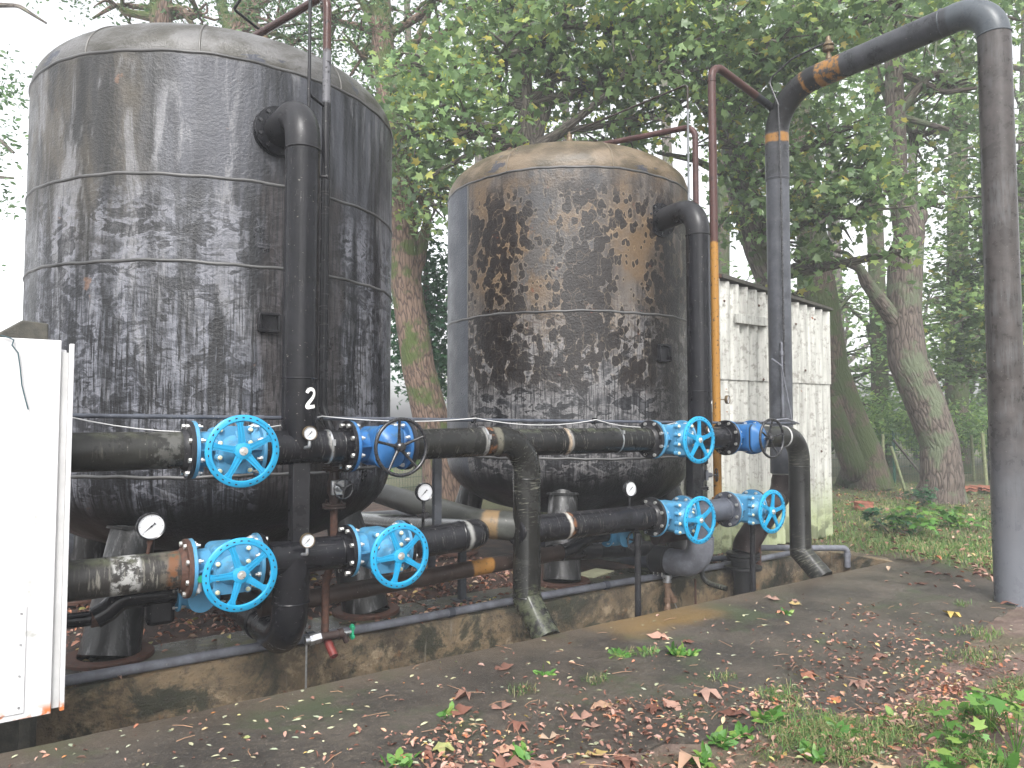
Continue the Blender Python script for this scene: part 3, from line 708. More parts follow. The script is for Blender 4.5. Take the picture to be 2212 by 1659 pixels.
b = MB(); b.tube([(1.60, 5.88, .22), (1.60, 6.2, .24), (1.62, 6.6, .62)], .112, .2, 32); b.build('elbow', 'black', t)
# grey plastic drop pipe of the right tank
t = thing('outlet_pipe', (5.5, PYY, .25), 'dark grey plastic pipe elbow hanging over the trench', 'pipe')
ex = V((5.47, PYY, .27))
b = MB(); b.tube([(5.5, PYY, LZ), (5.49, PYY, .47)], .108, 0, 40); b.build('tube', 'pvcdark', t)
b = MB(); b.tube([(5.49, PYY, .50), (5.48, PYY, .235), (5.42, 5.02, .235)], .122, .19, 40, steps=16); b.torus((5.49, PYY, .497), Z_, .121, .006, 36, 6); b.build('elbow', 'pvc', t)
b = MB(); b.hollow((5.43, 4.99, .235), (5.40, 5.17, .235), .132, .10, 36); b.torus((5.43, 5.0, .235), (-.15, 1, 0), .132, .008, 32, 6); b.torus((5.40, 5.16, .235), (-.15, 1, 0), .132, .008, 32, 6)
cp = b.build('coupling', 'rubber', t)
for k in (0, 1, 2):
    b = MB(); q = V((5.35-.0*k, 5.02+.055*k, .13)); b.cyl(q, q-V((0, 0, .04)), .006, seg=8); b.build('bolt', 'bolt', cp)
b = MB(); b.tube([(5.40, 5.15, .235), (5.05, 6.9, .30)], .108, 0, 36); b.build('tube', 'pvcdark', t)
# strainer under the coupling
t = thing('drain_valve', (5.40, 5.0, -.1), 'bronze angled drain tap with green handle under the grey elbow', 'tap')
b = MB(); q = V((5.38, 4.98, .11)); b.cyl(q, q-V((0, 0, .035)), .045, seg=20); b.cyl(q-V((0, 0, .035)), q-V((0, 0, .05)), .036, seg=20); b.cyl(q-V((0, 0, .05)), q-V((0, 0, .07)), .043, seg=20); b.build('union', 'steel', t)
b = MB(); a = q-V((0, 0, .07)); b.cyl(a, a-V((0, 0, .04)), .036, seg=8); b.tube([a-V((0, 0, .04)), a-V((0, 0, .20)), a-V((.02, .02, .26))], .027, .03, 18); b.cyl(a-V((0, 0, .15)), a-V((0, 0, .19)), .036, seg=8)
b.tube([a-V((0, 0, .05)), a+V((.06, -.02, -.17))], [.026, .028], 0, 18); b.cyl(a+V((.055, -.018, -.15)), a+V((.07, -.023, -.19)), .034, seg=18)
b.hollow(a-V((.0, .0, .24)), a-V((.05, .04, .27)), .034, .026, 20); b.build('body', simple('tarnished_bronze', (.17, .11, .075), .55, .3, .3, 30), t)
b = MB(); b.cyl(a+V((.07, -.023, -.19)), a+V((.10, -.033, -.27)), .006, seg=8); b.build('spindle', 'steel', t)
b = MB(); b.box(a+V((.102, -.034, -.275)), (.055, .02, .012)); b.build('handle', 'green', t, bevel=.003)

# drop pipes with mitred ends over the trench
MAT['p_c'] = pipe_mat('overflow_pipe_paint', (.014, .014, .013), dirt=(.20, .20, .16), rough=.22, scratch=.85, dirtcut=.61, bands=[(.68, .73, RUSTB, 1), (.74, .80, (.10, .095, .075)), (.645, .66, CHALK), (2.12, 2.6, (.05, .055, .035), 1)])
t = thing('overflow_pipe', (2.39, 4.64, 0), 'thick black overflow pipe with a rusty band, elbow down between the two tanks', 'pipe', 'black overflow pipes bending down into the trench')
b = MB(); b.tube([(2.39, 4.64, UZ), (3.45, 4.64, 1.44), (3.45, 4.64, .22), (3.45, 4.39, -.03)], .108, [0, .24, 0, 0], 40, steps=14); weld(b, (3.45, 4.64, 1.14), Z_, .108); weld(b, (3.45, 4.64, .24), Z_, .110, .008); b.build('tube', 'p_c', t)
b = MB(); flange(b, (2.39+.013, 4.64, UZ), X_); b.build('flange', 'black', t)
b = MB(); b.hollow((3.02, 4.64, 1.435), (3.035, 4.64, 1.435), .113, .104, 36); b.box((3.027, 4.64-.115, 1.47), (.022, .02, .035)); b.build('clamp', 'steel', t)
t = thing('overflow_pipe', (6.28, PYY, 0), 'thick black overflow pipe with elbow down beside the white corrugated shed', 'pipe', 'black overflow pipes bending down into the trench')
b = MB(); b.tube([(6.28, PYY, UZ), (7.07, PYY, UZ), (7.07, PYY, .20), (7.07, 4.40, -.03)], .108, [0, .24, 0, 0], 40, steps=14); weld(b, (7.07, PYY, 1.1), Z_, .108); weld(b, (7.07, PYY, .22), Z_, .110, .008); b.build('tube', 'blackold', t)
b = MB(); flange(b, (6.28+.013, PYY, UZ), X_); b.build('flange', 'black', t)
b = MB(); b.hollow((6.78, PYY, UZ), (6.80, PYY, UZ), .113, .104, 36); b.build('clamp', 'cabgrey', t)
# right tank supply pipes
MAT['p_d'] = pipe_mat('upper_middle_pipe_paint', (.013, .013, .013), rough=.17, scratch=.7, bands=[(.66, .69, (.3, .24, .18)), (.69, .705, CHALK)], topcol=(.05, .055, .04))
MAT['p_j'] = pipe_mat('lower_middle_pipe_paint', (.010, .010, .012), rough=.2, scratch=.6, bands=[(.50, .53, (.35, .33, .30)), (.53, .56, RUSTB, 1)])
t = main_pipe('manifold_pipe', 3.20, v3x-HF, UZ, 'p_d', 'thick black pipe with clamp running across the front of the right tank', 'black', Y=4.68)
b = MB(); b.hollow((4.42, 4.68, UZ), (4.432, 4.68, UZ), .113, .104, 36); b.box((4.426, 4.68-.10, UZ+.07), (.02, .03, .03)); b.build('clamp', 'steel', t)
main_pipe('manifold_pipe', 3.35, v3x-HF, LZ+.01, 'p_j', 'thick black pipe under the small-stemmed gauge in front of the right tank', 'black', Y=4.66)
# lower left outlet turning back, and pale pipes running behind the left tank
t = thing('return_pipe', (2.39, PYY, LZ), 'thick wet black pipe turning back under the round gauge between the tanks', 'pipe')
e1 = dp(770, 1128, 8.6)
MAT['p_ret'] = pipe_mat('return_pipe_paint', (.012, .012, .014), rough=.18, scratch=.5, bands=[(.52, .55, CHALK)])
b = MB(); b.tube([(2.39, PYY, LZ), (3.03, PYY, LZ+.02), e1], .108, .13, 40, steps=12); weld(b, (2.85, PYY, LZ+.015), X_, .108); b.build('tube', 'p_ret', t)
b = MB(); flange(b, (2.39+.013, PYY, LZ), X_); b.build('flange', 'black', t)
t = thing('diagonal_pipe', (3.4, PYY, LZ), 'long weathered grey pipe slanting back behind the left tank', 'pipe')
MAT['p_diag'] = pipe_mat('diagonal_pipe_paint', (.05, .052, .047), dirt=(.14, .14, .12), rough=.4, scratch=.5, bands=[(.22, .34, (.17, .115, .06))])
b = MB(); b.tube([(3.46, 4.69, LZ+.03), (3.20, 4.92, LZ+.05), dp(810, 1062, 8.2)], .112, .1, 36); b.build('tube', 'p_diag', t)
b = MB(); p0, p1 = dp(740, 1118, 9.5), dp(990, 1108, 7.6); b.tube([p0, p1], .06, 0, 24); solo('service_pipe', b, 'greypipe', p0, 'thin grey pipe just above the return pipe behind the left tank', 'pipe')
b = MB(); p0, p1 = dp(60, 1185, 6.3), dp(250, 1180, 6.6); b.tube([p0, p1, p1+V((1.2, .6, 0))], .13, .2, 28); solo('service_pipe', b, 'greypipe', p0, 'dark grey pipe beside the leg of the left tank, behind the cabinet', 'pipe')

# long small-bore line with yellow band, swan neck and small valve in front of the right tank
MAT['p_long'] = pipe_mat('small_bore_paint', (.035, .024, .020), dirt=(.14, .10, .08), rough=.35, scratch=.5, bands=[(1.64, 1.84, OCH)])
t = thing('small_bore_pipe', (1.5, 4.92, .3), 'long brown black small bore pipe with a yellow band near the ground', 'pipe')
b = MB(); a = at(560, 1313, 4.92); c = at(1212, 1193, 4.92); b.tube([a, c], .062, 0, 28); b.build('tube', 'p_long', t)
n1 = at(1235, 1185, 4.92); n2 = at(1275, 1158, 4.92); n3 = at(1310, 1155, 4.92)
b = MB(); b.tube([c, n1, n2, n3], .062, .1, 28); weld(b, c, X_, .064, .008); b.build('swan_neck', 'blackwet', t)
c2 = at(1120, 1236, 4.95)
b = MB(); b.tube([c+V((-.1, .02, -.0)), at(1290, 1190, 5.15), at(1400, 1185, 5.2)], .07, .1, 28); b.build('tube', 'black', t)
t = thing('small_bore_pipe', (5.3, 4.92, .55), 'black small bore pipe behind the lower right wheels', 'pipe')
b = MB(); b.tube([at(1415, 1163, 4.92), at(1500, 1150, 4.92), V((6.3, 5.1, .62))], .06, .1, 24); b.build('tube', 'darkbrown', t)
# left counterpart
t = thing('small_bore_pipe', (.3, 4.95, .5), 'black swan neck pipe under the lower left main pipe, beside the cabinet', 'pipe')
b = MB(); a = at(120, 1345, 4.92); c = at(205, 1335, 4.92); b.tube([a, c], .042, 0, 24); b.build('tube', 'blackwet', t)
b = MB(); c0 = at(196, 1337, 4.92); b.cyl(c0, c0+V((.05, 0, 0)), .05, seg=20); b.build('joint', 'rust', t)
b = MB(); b.tube([c, at(232, 1320, 4.92), at(262, 1292, 4.92), at(330, 1285, 4.92), at(400, 1278, 4.92)], .065, .1, 28); b.build('swan_neck', 'blackwet', t)
b = MB(); q = at(335, 1300, 4.92); b.box(q+V((.03, .02, -.04)), (.16, .12, .2)); b.build('strainer_body', 'black', t, bevel=.03)

# ------------------------------------------------------------------ gate valves
def wheel_blue(parent, y):
    b = MB()
    pr_ = [(.168, -.008), (.172, -.012), (.198, -.010), (.205, -.004), (.205, .007), (.199, .013), (.173, .012), (.168, .007), (.168, -.008)]
    b.lathe(pr_, (0, y, 0), Y_, 72)
    for k in range(5):
        a = 2*PI*k/5+R_(97); d = V((math.cos(a), 0, math.sin(a))); n = V((-math.sin(a), 0, math.cos(a)))
        b.prism([(.03, -.024), (.085, -.015), (.14, -.013), (.172, -.026), (.172, .026), (.14, .013), (.085, .015), (.03, .024)], (0, y+.008, 0), d, n, (0, -.012, 0))
        b.prism([(.035, -.006), (.165, -.005), (.165, .005), (.035, .006)], (0, y-.0035, 0), d, n, (0, -.006, 0))
        for s in (-1, 1): b.prism([(.04, s*.017-.003), (.16, s*.0115-.003), (.16, s*.0115+.003), (.04, s*.017+.003)], (0, y-.003, 0), d, n, (0, -.004, 0))
    b.lathe([(0, -.016), (.03, -.016), (.047, -.008), (.05, .004), (.04, .03), (.022, .05), (0, .05)], (0, y, 0), Y_, 32)
    for k in range(30):
        if k % 6 == 5: continue
        a = 2*PI*k/30+R_(97)-R_(36)+.1; d = V((math.cos(a), 0, math.sin(a))); n = V((-math.sin(a), 0, math.cos(a)))
        b.prism([(-.0032, -.006), (.0032, -.006), (.0032, .006), (-.0032, .006)], V((0, y-.0102, 0))+d*.1885, d, n, (0, -.0022, 0), 1)
    w_ = b.build('handwheel', ['bluewheel', 'ink'], parent)
    b = MB(); b.cyl((0, y-.016, 0), (0, y-.019, 0), .024, seg=24); b.cyl((0, y-.019, 0), (0, y-.032, 0), .011, seg=6); b.build('hub_nut', 'bolt', w_)
    return w_
def wheel_black(parent, y, R=.18, r=.012, spokes=5, mat='rim', ph=95):
    b = MB(); b.torus((0, y, 0), Y_, R, r, 56, 12)
    for k in range(spokes):
        a = 2*PI*k/spokes+R_(ph); d = V((math.cos(a), 0, math.sin(a)))
        b.tube([V((0, y+.03*R/.18, 0))+d*.02*R/.18, V((0, y+.018, 0))+d*R*.55, V((0, y, 0))+d*R], [r*1.1, r*.75, r*.8], .06*R/.18, 12, steps=4)
    b.lathe([(0, -.022*R/.18), (.018*R/.18, -.022*R/.18), (.03*R/.18, -.012*R/.18), (.032*R/.18, .04*R/.18), (0, .04*R/.18)], (0, y+.008, 0), Y_, 24)
    return b.build('handwheel', mat, parent)
def valve_body(root, mat, dark):
    for s in (-1, 1):
        b = MB(); flange(b, (s*(HF-.011), 0, 0), X_, .17, .022, seg=48); fl = b.build('flange', mat, root)
        d, u, v = frame(X_)
        for k in range(8):
            a = 2*PI*(k+.5)/8; q = (u*math.cos(a)+v*math.sin(a))*.147+V((s*(HF+.002), 0, 0)); sx = V((s, 0, 0))
            c = MB(); c.cyl(q+sx*.024, q+sx*.038, .0155, seg=6); c.cyl(q-sx*.024, q+sx*.024, .008, seg=8); c.cyl(q-sx*.04, q-sx*.024, .0155, seg=6); c.cyl(q-sx*.055, q-sx*.04, .008, seg=8)
            c.build('bolt', 'bolt', fl)
    b = MB()
    b.lathe([(.125, -.18), (.112, -.17), (.106, -.15), (.106, -.08), (.106, .08), (.106, .15), (.112, .17), (.125, .18)], (0, 0, 0), X_, 40)
    def rr(hx, hz, c, n=5):
        out = []
        for sx, sz, a0 in ((1, 1, 0), (-1, 1, 90), (-1, -1, 180), (1, -1, 270)):
            for i in range(n+1):
                a = R_(a0+90*i/n); out.append((sx*(hx-c)+c*math.cos(a), sz*(hz-c)+c*math.sin(a)))
        return out
    b.prism(rr(.092, .132, .04 if not dark else .06), (0, .09, 0), X_, Z_, (0, -.25, 0))
    b.prism(rr(.07, .10, .04), (0, .12, 0), X_, Z_, (0, -.05, 0))
    b.box((0, -.02, 0), (.36, .012, .012)) if False else None
    for s in (-1, 1): b.prism([(0, -.16), (0, .0), (.085, .0), (.085, -.13)], V((s*.092 if s > 0 else -.177, 0, -.004)), X_, Y_, (0, 0, .009))
    b.cyl((-.14, -.0, -.10), (-.14, 0, -.135), .014, seg=12)
    b.build('body', mat, root)
    return rr
def valve_light():
    root = local(thing('gate_valve', (0, 0, 0), 'x', 'valve', 'gate valves with handwheels on the manifold'))
    rr = valve_body(root, 'blue', False)
    b = MB(); b.prism(rr(.098, .140, .03), (0, -.16, 0), X_, Z_, (0, -.016, 0)); b.prism(rr(.094, .136, .03), (0, -.179, 0), X_, Z_, (0, -.018, 0))
    pos = [(sx*.085, z) for sx in (-1, 1) for z in (-.118, -.042, .042, .118)]
    for (x, z) in pos:
        b.cyl((x, -.165, z), (x, -.207, z), .023, .02, seg=18)
    b.lathe([(.088, 0), (.078, .012), (.062, .05), (.05, .075), (.036, .085), (.034, .10), (0, .10)], (0, -.197, 0), V((0, -1, 0)), 32)
    for s in (-1, 1): b.prism([(.03, 0), (.11, 0), (.03, .06)], (0, -.197, 0), V((0, 0, s)), V((0, -1, 0)), (.01, 0, 0))
    bn = b.build('bonnet', 'blue', root)
    for (x, z) in pos:
        c = MB(); c.lathe([(0, .014), (.009, .012), (.0135, .006), (.0135, 0), (0, 0)], (x, -.2075, z), V((0, -1, 0)), 14); c.build('bolt_cap', 'boltcap', bn)
    b = MB(); b.cyl((0, -.29, 0), (0, -.37, 0), .014, seg=16); b.build('stem', 'steel', root)
    wh = wheel_blue(root, -.36)
    # cast lettering round the rim
    try:
        for txt, a0 in (('OPEN', 62), ('SHUT', 205)):
            for i, ch in enumerate(txt):
                cu = bpy.data.curves.new('t', 'FONT'); cu.body = ch; cu.size = .016; cu.extrude = .0012; cu.align_x = 'CENTER'; cu.align_y = 'CENTER'
                ob = bpy.data.objects.new('t', cu); COL.objects.link(ob); bpy.context.view_layer.update()
                me = bpy.data.meshes.new_from_object(ob.evaluated_get(bpy.context.evaluated_depsgraph_get())); bpy.data.objects.remove(ob)
                a = R_(a0-i*4.2); m4 = Matrix.Translation((.1865*math.cos(a), -.3615-.0115, .1865*math.sin(a))) @ Matrix.Rotation(-(a-PI/2), 4, 'Y') @ Matrix.Rotation(PI/2, 4, 'X')
                me.transform(m4); me.materials.clear(); me.materials.append(MAT['bluewheel'])
                lo = bpy.data.objects.new('cast_letter', me); COL.objects.link(lo); lo.parent = wh
    except Exception as ex_: print('lettering', ex_)
    return root
def valve_dark():
    root = local(thing('gate_valve', (0, 0, 0), 'x', 'valve', 'gate valves with handwheels on the manifold'))
    rr = valve_body(root, 'bluedark', True)
    b = MB(); b.prism(rr(.102, .142, .07), (0, -.155, 0), X_, Z_, (0, -.026, 0)); b.build('body_flange', 'bluedark', root)
    b = MB(); b.prism(rr(.094, .134, .066), (0, -.181, 0), X_, Z_, (0, -.020, 0)); b.build('gasket', 'rubber', root)
    b = MB(); N_ = 24; o = V((0, -.201, 0)); secs = []
    for (f_, y, rc) in ((1.0, 0, 0), (1.0, .012, 0), (.82, .035, 0), (.45, .075, 0), (.0, .09, 1)):
        base = len(b.v); secs.append(base)
        pl = rr(.1*f_, .138*f_, .07*f_) if not rc else [(.034*math.cos(2*PI*i/24), .034*math.sin(2*PI*i/24)) for i in range(24)]
        if f_ == .45: pl = rr(.055, .07, .05)
        for (x, z) in pl: b.v.append((x, -.201-y, z))
    b.face([secs[0]+i for i in range(24)])
    for i in range(len(secs)-1):
        for k in range(24): b.face((secs[i]+k, secs[i]+(k+1) % 24, secs[i+1]+(k+1) % 24, secs[i+1]+k)[::-1])
    b.face([secs[-1]+i for i in range(24)][::-1]); b.build('bonnet', 'bluedark', root, sharp=30)
    b = MB(); b.cyl((0, -.29, 0), (0, -.37, 0), .014, seg=16); b.build('stem', 'steel', root)
    wheel_black(root, -.37)
    return root
VL = valve_light(); VD = valve_dark()
used = set()
def place(proto, x, z, label, rot=0.0, Y=PYY):
    o = proto if proto.name not in used else copy_tree(proto)
    used.add(proto.name); o.location = (x, Y, z); o['label'] = label
    for ch in o.children:
        if ch.name.startswith('handwheel'): ch.matrix_local = Matrix.Rotation(rot, 4, 'Y')
    return o
VAL = [place(VL, v1x, UZ, 'light blue gate valve with a blue handwheel, upper one nearest the white cabinet', 0),
 place(VL, v1x, LZ, 'light blue gate valve with rusty flange and blue handwheel right of the large pressure gauge', R_(-12)),
 place(VL, v2x, LZ, 'light blue gate valve with blue handwheel directly below the dark blue valve between the tanks', R_(-15)),
 place(VL, v3x, UZ, 'light blue gate valve with blue handwheel just below the painted number one', R_(8)),
 place(VL, v3x, LZ, 'light blue gate valve whose handwheel stands before the grey plastic elbow pipe', R_(-6)),
 place(VL, v4x, LZ, 'light blue gate valve nearest the corrugated shed, on a thin black prop', R_(14)),
 place(VD, v2x, UZ, 'deep blue gate valve with black handwheel between the two tanks', 0),
 place(VD, v4x, UZ, 'deep blue gate valve with black handwheel in front of the corrugated shed', R_(10))]
# rusty black counter flanges get their own colour; dark grey flange on plastic tee already part of tee

# small valves
def small_valve(loc, label, wr, mat, wmat, facing=V((0, -1, 0)), group='small hand valves on the drain lines'):
    t = thing('small_valve', loc, label, 'valve', group); c = V(loc)
    b = MB(); flange(b, c+V((0, 0, .12)), Z_, .082, .016); flange(b, c+V((0, 0, .138)), Z_, .082, .014); flange(b, c-V((0, 0, .12)), Z_, .082, .016); flange(b, c-V((0, 0, .138)), Z_, .082, .014)
    b.lathe([(.034, -.12), (.034, -.07), (.05, -.03), (.05, .03), (.034, .07), (.034, .12)], c, Z_, 24); bd = b.build('body', mat, t)
    bolts(bd, c+V((0, 0, .129)), Z_, .056, 4, .018, .008, mat); bolts(bd, c-V((0, 0, .129)), Z_, .056, 4, .018, .008, mat)
    b = MB(); f = facing
    b.box(c+f*.06, (.09, .03, .10), Matrix((Z_.cross(f), f, Z_)).transposed()); b.cyl(c+f*.06, c+f*.12, .03, .02, seg=12); b.build('bonnet', 'steel' if wmat == 'rim' and mat == 'darkbrown' else 'greypipe', t, bevel=.006)
    d, u, v = frame(f); hc = c+f*.16
    b = MB(); b.torus(hc, f, wr, wr*.085, 36, 8); b.cyl(c+f*.11, hc+f*.012, .007, seg=10)
    for k in range(3):
        a = 2*PI*k/3+.5; q = u*math.cos(a)+v*math.sin(a); b.tube([hc, hc+q*wr], wr*.09, 0, 8)
    b.cyl(hc-f*.01, hc+f*.015, wr*.2, seg=14); b.build('handwheel', wmat, t)
    return t
sv1 = at(722, 1052, 4.9)
small_valve(sv1, 'small rusty hand valve under the upper pipe right of the square post', .066, 'darkbrown', 'rim')
sv2 = at(1512, 1026, 4.85)
small_valve(sv2, 'small black hand valve in front of the yellow pipe', .062, 'black', 'rim', V((.8, -.6, 0)))
MAT['p_vent'] = pipe_mat('vent_pipe_paint', (.012, .012, .014), rough=.2, scratch=.2, bands=[(0, 1.62, (.06, .030, .026)), (1.58, 1.95, (.11, .11, .12))])
# vent arch over tank one, down the front
def vent(T, pts, r, mat, label, bot, brk=None):
    t = thing('vent_pipe', pts[0], label, 'pipe', 'vent pipes arching over the tanks')
    b = MB(); b.tube(pts, r, .13, 24); b.build('tube', mat, t); return t
a1 = at(545, 82, 6.15); a2 = V((2.02, 5.0, 4.86)); 
a2 = at(708, -14, 5.0); dn = at(716, 900, 5.0)
xx = V((a2.x, 5.0, 0))
vp = vent(1, [a1, V((a2.x, 5.0, a2.z)), V((a2.x, 5.0, 1.68)), V((sv1.x, 4.9, 1.45)), sv1+V((0, 0, .14))], .03, 'p_vent', 'tall brown and black vent pipe arching over the left tank', None)
b = MB(); p = at(671, -60, 4.95); q = at(668, 280, 4.95); b.tube([V((p.x, 4.95, 5.4)), V((p.x, 4.95, q.z))], .012, 0, 14); solo('thin_pipe', b, 'black', (p.x, 4.95, q.z), 'thin dark upright pipe left of the tall vent pipe at the left tank', 'pipe')
b = MB(); p = V((a2.x, 5.0, 3.82)); b.tube([V((at(671, 230, 4.95).x, 4.95, 3.86)), p], .011, 0, 12); b.build('bracket', 'black', vp)
b = MB(); p = at(490, 30, 6.2); b.tube([V((1.85, 6.2, 4.86)), at(505, 20, 6.0), at(545, -40, 5.6)], .012, .05, 12); solo('thin_pipe', b, 'black', (1.85, 6.2, 4.96), 'thin air pipe leaving the copper valve on the left tank dome', 'pipe')
# drain pipe below small valve one, rusty, with outlet nose
t = thing('drain_pipe', (sv1.x, 4.9, .1), 'rusty brown drain pipe ending in a red slanted spout over the trench', 'pipe')
lo = at(702, 1375, 4.85)
b = MB(); b.tube([sv1-V((0, 0, .14)), V((sv1.x, 4.9, .7)), lo+V((0, 0, .35)), lo], .026, .1, 20); b.build('tube', 'rust', t)
b = MB(); b.hollow(lo+V((0, 0, .01)), at(722, 1418, 4.72), .028, .02, 20); b.build('spout', simple('dark_red_paint', (.12, .025, .022), .35, 0, .3, 30), t)
t = thing('drain_valve', at(690, 1378, 4.8), 'small drain tap with zinc hex nut and green handle below the fat black pipe', 'tap')
p = at(668, 1383, 4.78); q = at(692, 1376, 4.78); s_ = at(740, 1368, 4.78); e_ = at(758, 1365, 4.78)
b = MB(); b.cyl(p, q, .036, seg=6); b.cyl(p-V((.03, 0, .0)), p, .026, seg=16); b.build('hex_nut', 'steel', t)
b = MB(); b.cyl(q, q+(s_-q)*.12, .033, seg=18); b.cyl(q, s_, .024, .028, seg=20); b.cyl(s_-(s_-q)*.2, s_, .034, seg=20); b.cyl(s_-V((0, 0, .0)), s_-V((-.03, .0, .06)), .02, seg=14); b.build('body', 'darkbrown', t)
b = MB(); b.cyl(s_, e_, .012, seg=10); b.build('spindle', 'steel', t)
b = MB(); g = e_+V((.01, -.0, 0)); b.box(g, (.016, .03, .10)); b.box(g+V((0, 0, .03)), (.02, .05, .02)); b.box(g-V((0, 0, .03)), (.02, .05, .02)); b.build('handle', 'green', t, bevel=.003)
b = MB(); p = at(662, 1388, 4.8); b.tube([p, V((p.x, p.y, -.44))], .007, 0, 8); solo('threaded_rod', b, 'steel', (p.x, p.y, -.44), 'thin speckled steel rod standing in the trench below the zinc nut', 'rod')
b = MB(); p = at(1502, 1250, 4.9); b.tube([p, V((p.x, p.y, -.44))], .010, 0, 8); solo('threaded_rod', b, 'rust', (p.x, p.y, -.44), 'thin rusty rod standing in the trench below the grey elbow', 'rod')
# tank two vents
MAT['p_vent2'] = pipe_mat('second_vent_paint', (.055, .026, .024), rough=.4, scratch=.3, bands=[(2.1, 2.38, YEL), (2.38, 9, (.014, .014, .014))])
g1 = at(1290, 314, 6.1); g2x = at(1502, 320, 4.98).x
vent(2, [g1, V((g2x, 4.98, 4.60)), V((g2x, 4.98, sv2.z+.4)), V((sv2.x, 4.85, sv2.z+.25)), sv2+V((0, 0, .14))], .03, 'p_vent2', 'dark red vent pipe with yellow section arching over the right tank', None)
b = MB(); b.tube([sv2-V((0, 0, .14)), V((sv2.x, 4.86, .2)), V((sv2.x+.02, 4.84, .02)), at(1570, 1272, 4.6)], .026, .12, 18)
solo('drain_pipe', b, 'blackold', (sv2.x, 4.85, 0), 'black drain pipe with a rusty tip poking over the trench beside the grey elbow', 'pipe')
MAT['p_thin2'] = pipe_mat('thin_pipe_paint', (.16, .17, .18), rough=.35, scratch=.2, bands=[(0, 1.72, (.03, .022, .018)), (2.75, 3.2, YEL), (3.2, 9, (.014, .014, .014))])
px_ = at(1485, 182, 4.95); b = MB(); b.tube([V((5.33, 6.35, 4.84)), px_, V((px_.x, 4.95, 1.7))], .011, .04, 12); solo('thin_pipe', b, 'p_thin2', (5.33, 6.35, 4.94), 'thin steel pipe with a yellow piece from the copper valve on the right tank dome', 'pipe')
# tall brown and yellow pipe beside the shed, joining the big arch
MAT['p_yel'] = pipe_mat('brown_yellow_pipe_paint', (.014, .015, .018), rough=.3, scratch=.3, bands=[(-1, 2.72, (.29, .145, .03)), (2.72, 5.30, (.062, .030, .026))])
MXX, MY0, MY1, MZ = 7.27, 5.0, 2.8, 5.20
t = thing('tall_gas_pipe', (6.16, 5.0, 0), 'tall thin pipe painted yellow below and dark red above, before the shed', 'pipe')
tz = 5.36
b = MB(); b.tube([(6.16, 5.0, .75), (6.15, 5.0, tz), (MXX-.04, 5.0, 5.12), (MXX-.02, 4.99, 4.95)], .042, [0, .14, .12, 0], 28); b.build('tube', 'p_yel', t)
b = MB(); b.tube([(6.16, 5.0, .80), (6.16, 5.0, .60), (6.0, 5.0, .52)], .06, .1, 24); b.build('elbow', simple('ochre_paint', (.34, .16, .022), .45, 0, .3, 15), t)
b = MB(); b.torus((6.15, 5, 5.15), Z_, .043, .004, 24, 6); b.build('joint', 'brown', t)
q = at(1556, 863, 4.97); b = MB(); b.box((6.0, 5.02, 3.0), (.16, .02, .03)); b.build('bracket', 'rust', t)

# big gooseneck pipe
MAT['p_big'] = pipe_mat('gooseneck_paint', (.040, .042, .047), dirt=(.14, .15, .16), rough=.27, scratch=.35, under=(1.8, 2.75, OCH), bands=[(1.88, 2.68, (.016, .016, .017)), (1.60, 1.88, OCH, 1), (2.02, 2.06, OCH, 1), (2.70, 2.80, OCH), (0, .55, (.065, .075, .085))])
MAT['p_bigr'] = pipe_mat('galvanised_column_paint', (.052, .046, .044), dirt=(.12, .125, .13), rough=.26, scratch=.4, dirtcut=.5, vert=True, grad=(2.2, .3, (.115, .122, .138)))
MAT['p_low'] = pipe_mat('galvanised_foot_paint', (.11, .115, .13), dirt=(.2, .21, .24), rough=.35, scratch=.6)
t = thing('gooseneck_pipe', (7.4, 2.8, 0), 'huge grey steel pipe arching high over the whole corner on a thick column', 'pipe')
rB = .125
kz = gr(2190, 1303)
b = MB(); b.tube([(kz.x, kz.y, 0), (kz.x-.02, kz.y, .9), (7.31, 2.78, 5.05)], [.145, .142, .132], 0, 48); b.build('column', 'p_bigr', t)
ztop = at(2090, 45, 3.0).z
b = MB(); b.tube([(7.31, 2.78, 5.04), (7.30, 2.78, 5.35), (7.27, 5.0, 5.31), (7.27, 5.0, 4.3)], .13, [0, .30, .5, 0], 48, steps=18); weld(b, (7.31, 2.78, 5.05), Z_, .131, .008); weld(b, (7.295, 3.2, 5.347), Y_, .131, .006); b.build('arm', 'p_big', t)
b = MB(); b.tube([(7.27, 5.0, 4.32), (7.26, 5.0, 1.0)], .125, 0, 48); weld(b, (7.27, 5.0, 4.32), Z_, .126, .008); b.build('drop', 'greypipe', t)
b = MB(); b.cyl((7.26, 5.0, 1.02), (7.26, 5.0, .985), .124, .105, seg=36); b.build('collar', 'cabgrey', t)
b = MB(); q = V((7.27, 4.35, 5.47)); b.lathe([(0, -.03), (.03, -.03), (.03, .02), (.02, .025), (.02, .06), (.055, .075), (.06, .10), (.045, .12), (.06, .13), (.06, .14), (.04, .16), (.028, .19), (.022, .23), (0, .23)], q, Z_, 20); b.build('air_valve', 'brass', t)
b = MB(); b.tube([q+V((0, 0, .18)), V((7.17, 4.72, 5.58)), V((7.13, 5.0, 5.43)), V((7.12, 4.87, 5.1)), V((7.13, 4.86, 4.2)), V((7.13, 4.86, 1.95))], .011, .08, 12); b.build('conduit', 'rim', t)
b = MB(); q = V((7.12, 4.88, 2.44)); b.tube([q+V((.06, .06, .0)), q, q-V((0, 0, .2)), q-V((.0, 0, .82))], .014, .03, 12); b.torus(q-V((0, 0, .10)), Z_, .014, .006, 16, 6); b.cyl(q-V((0, 0, .09)), q-V((0, 0, .14)), .022, seg=14); b.build('conduit', 'pvc', t)
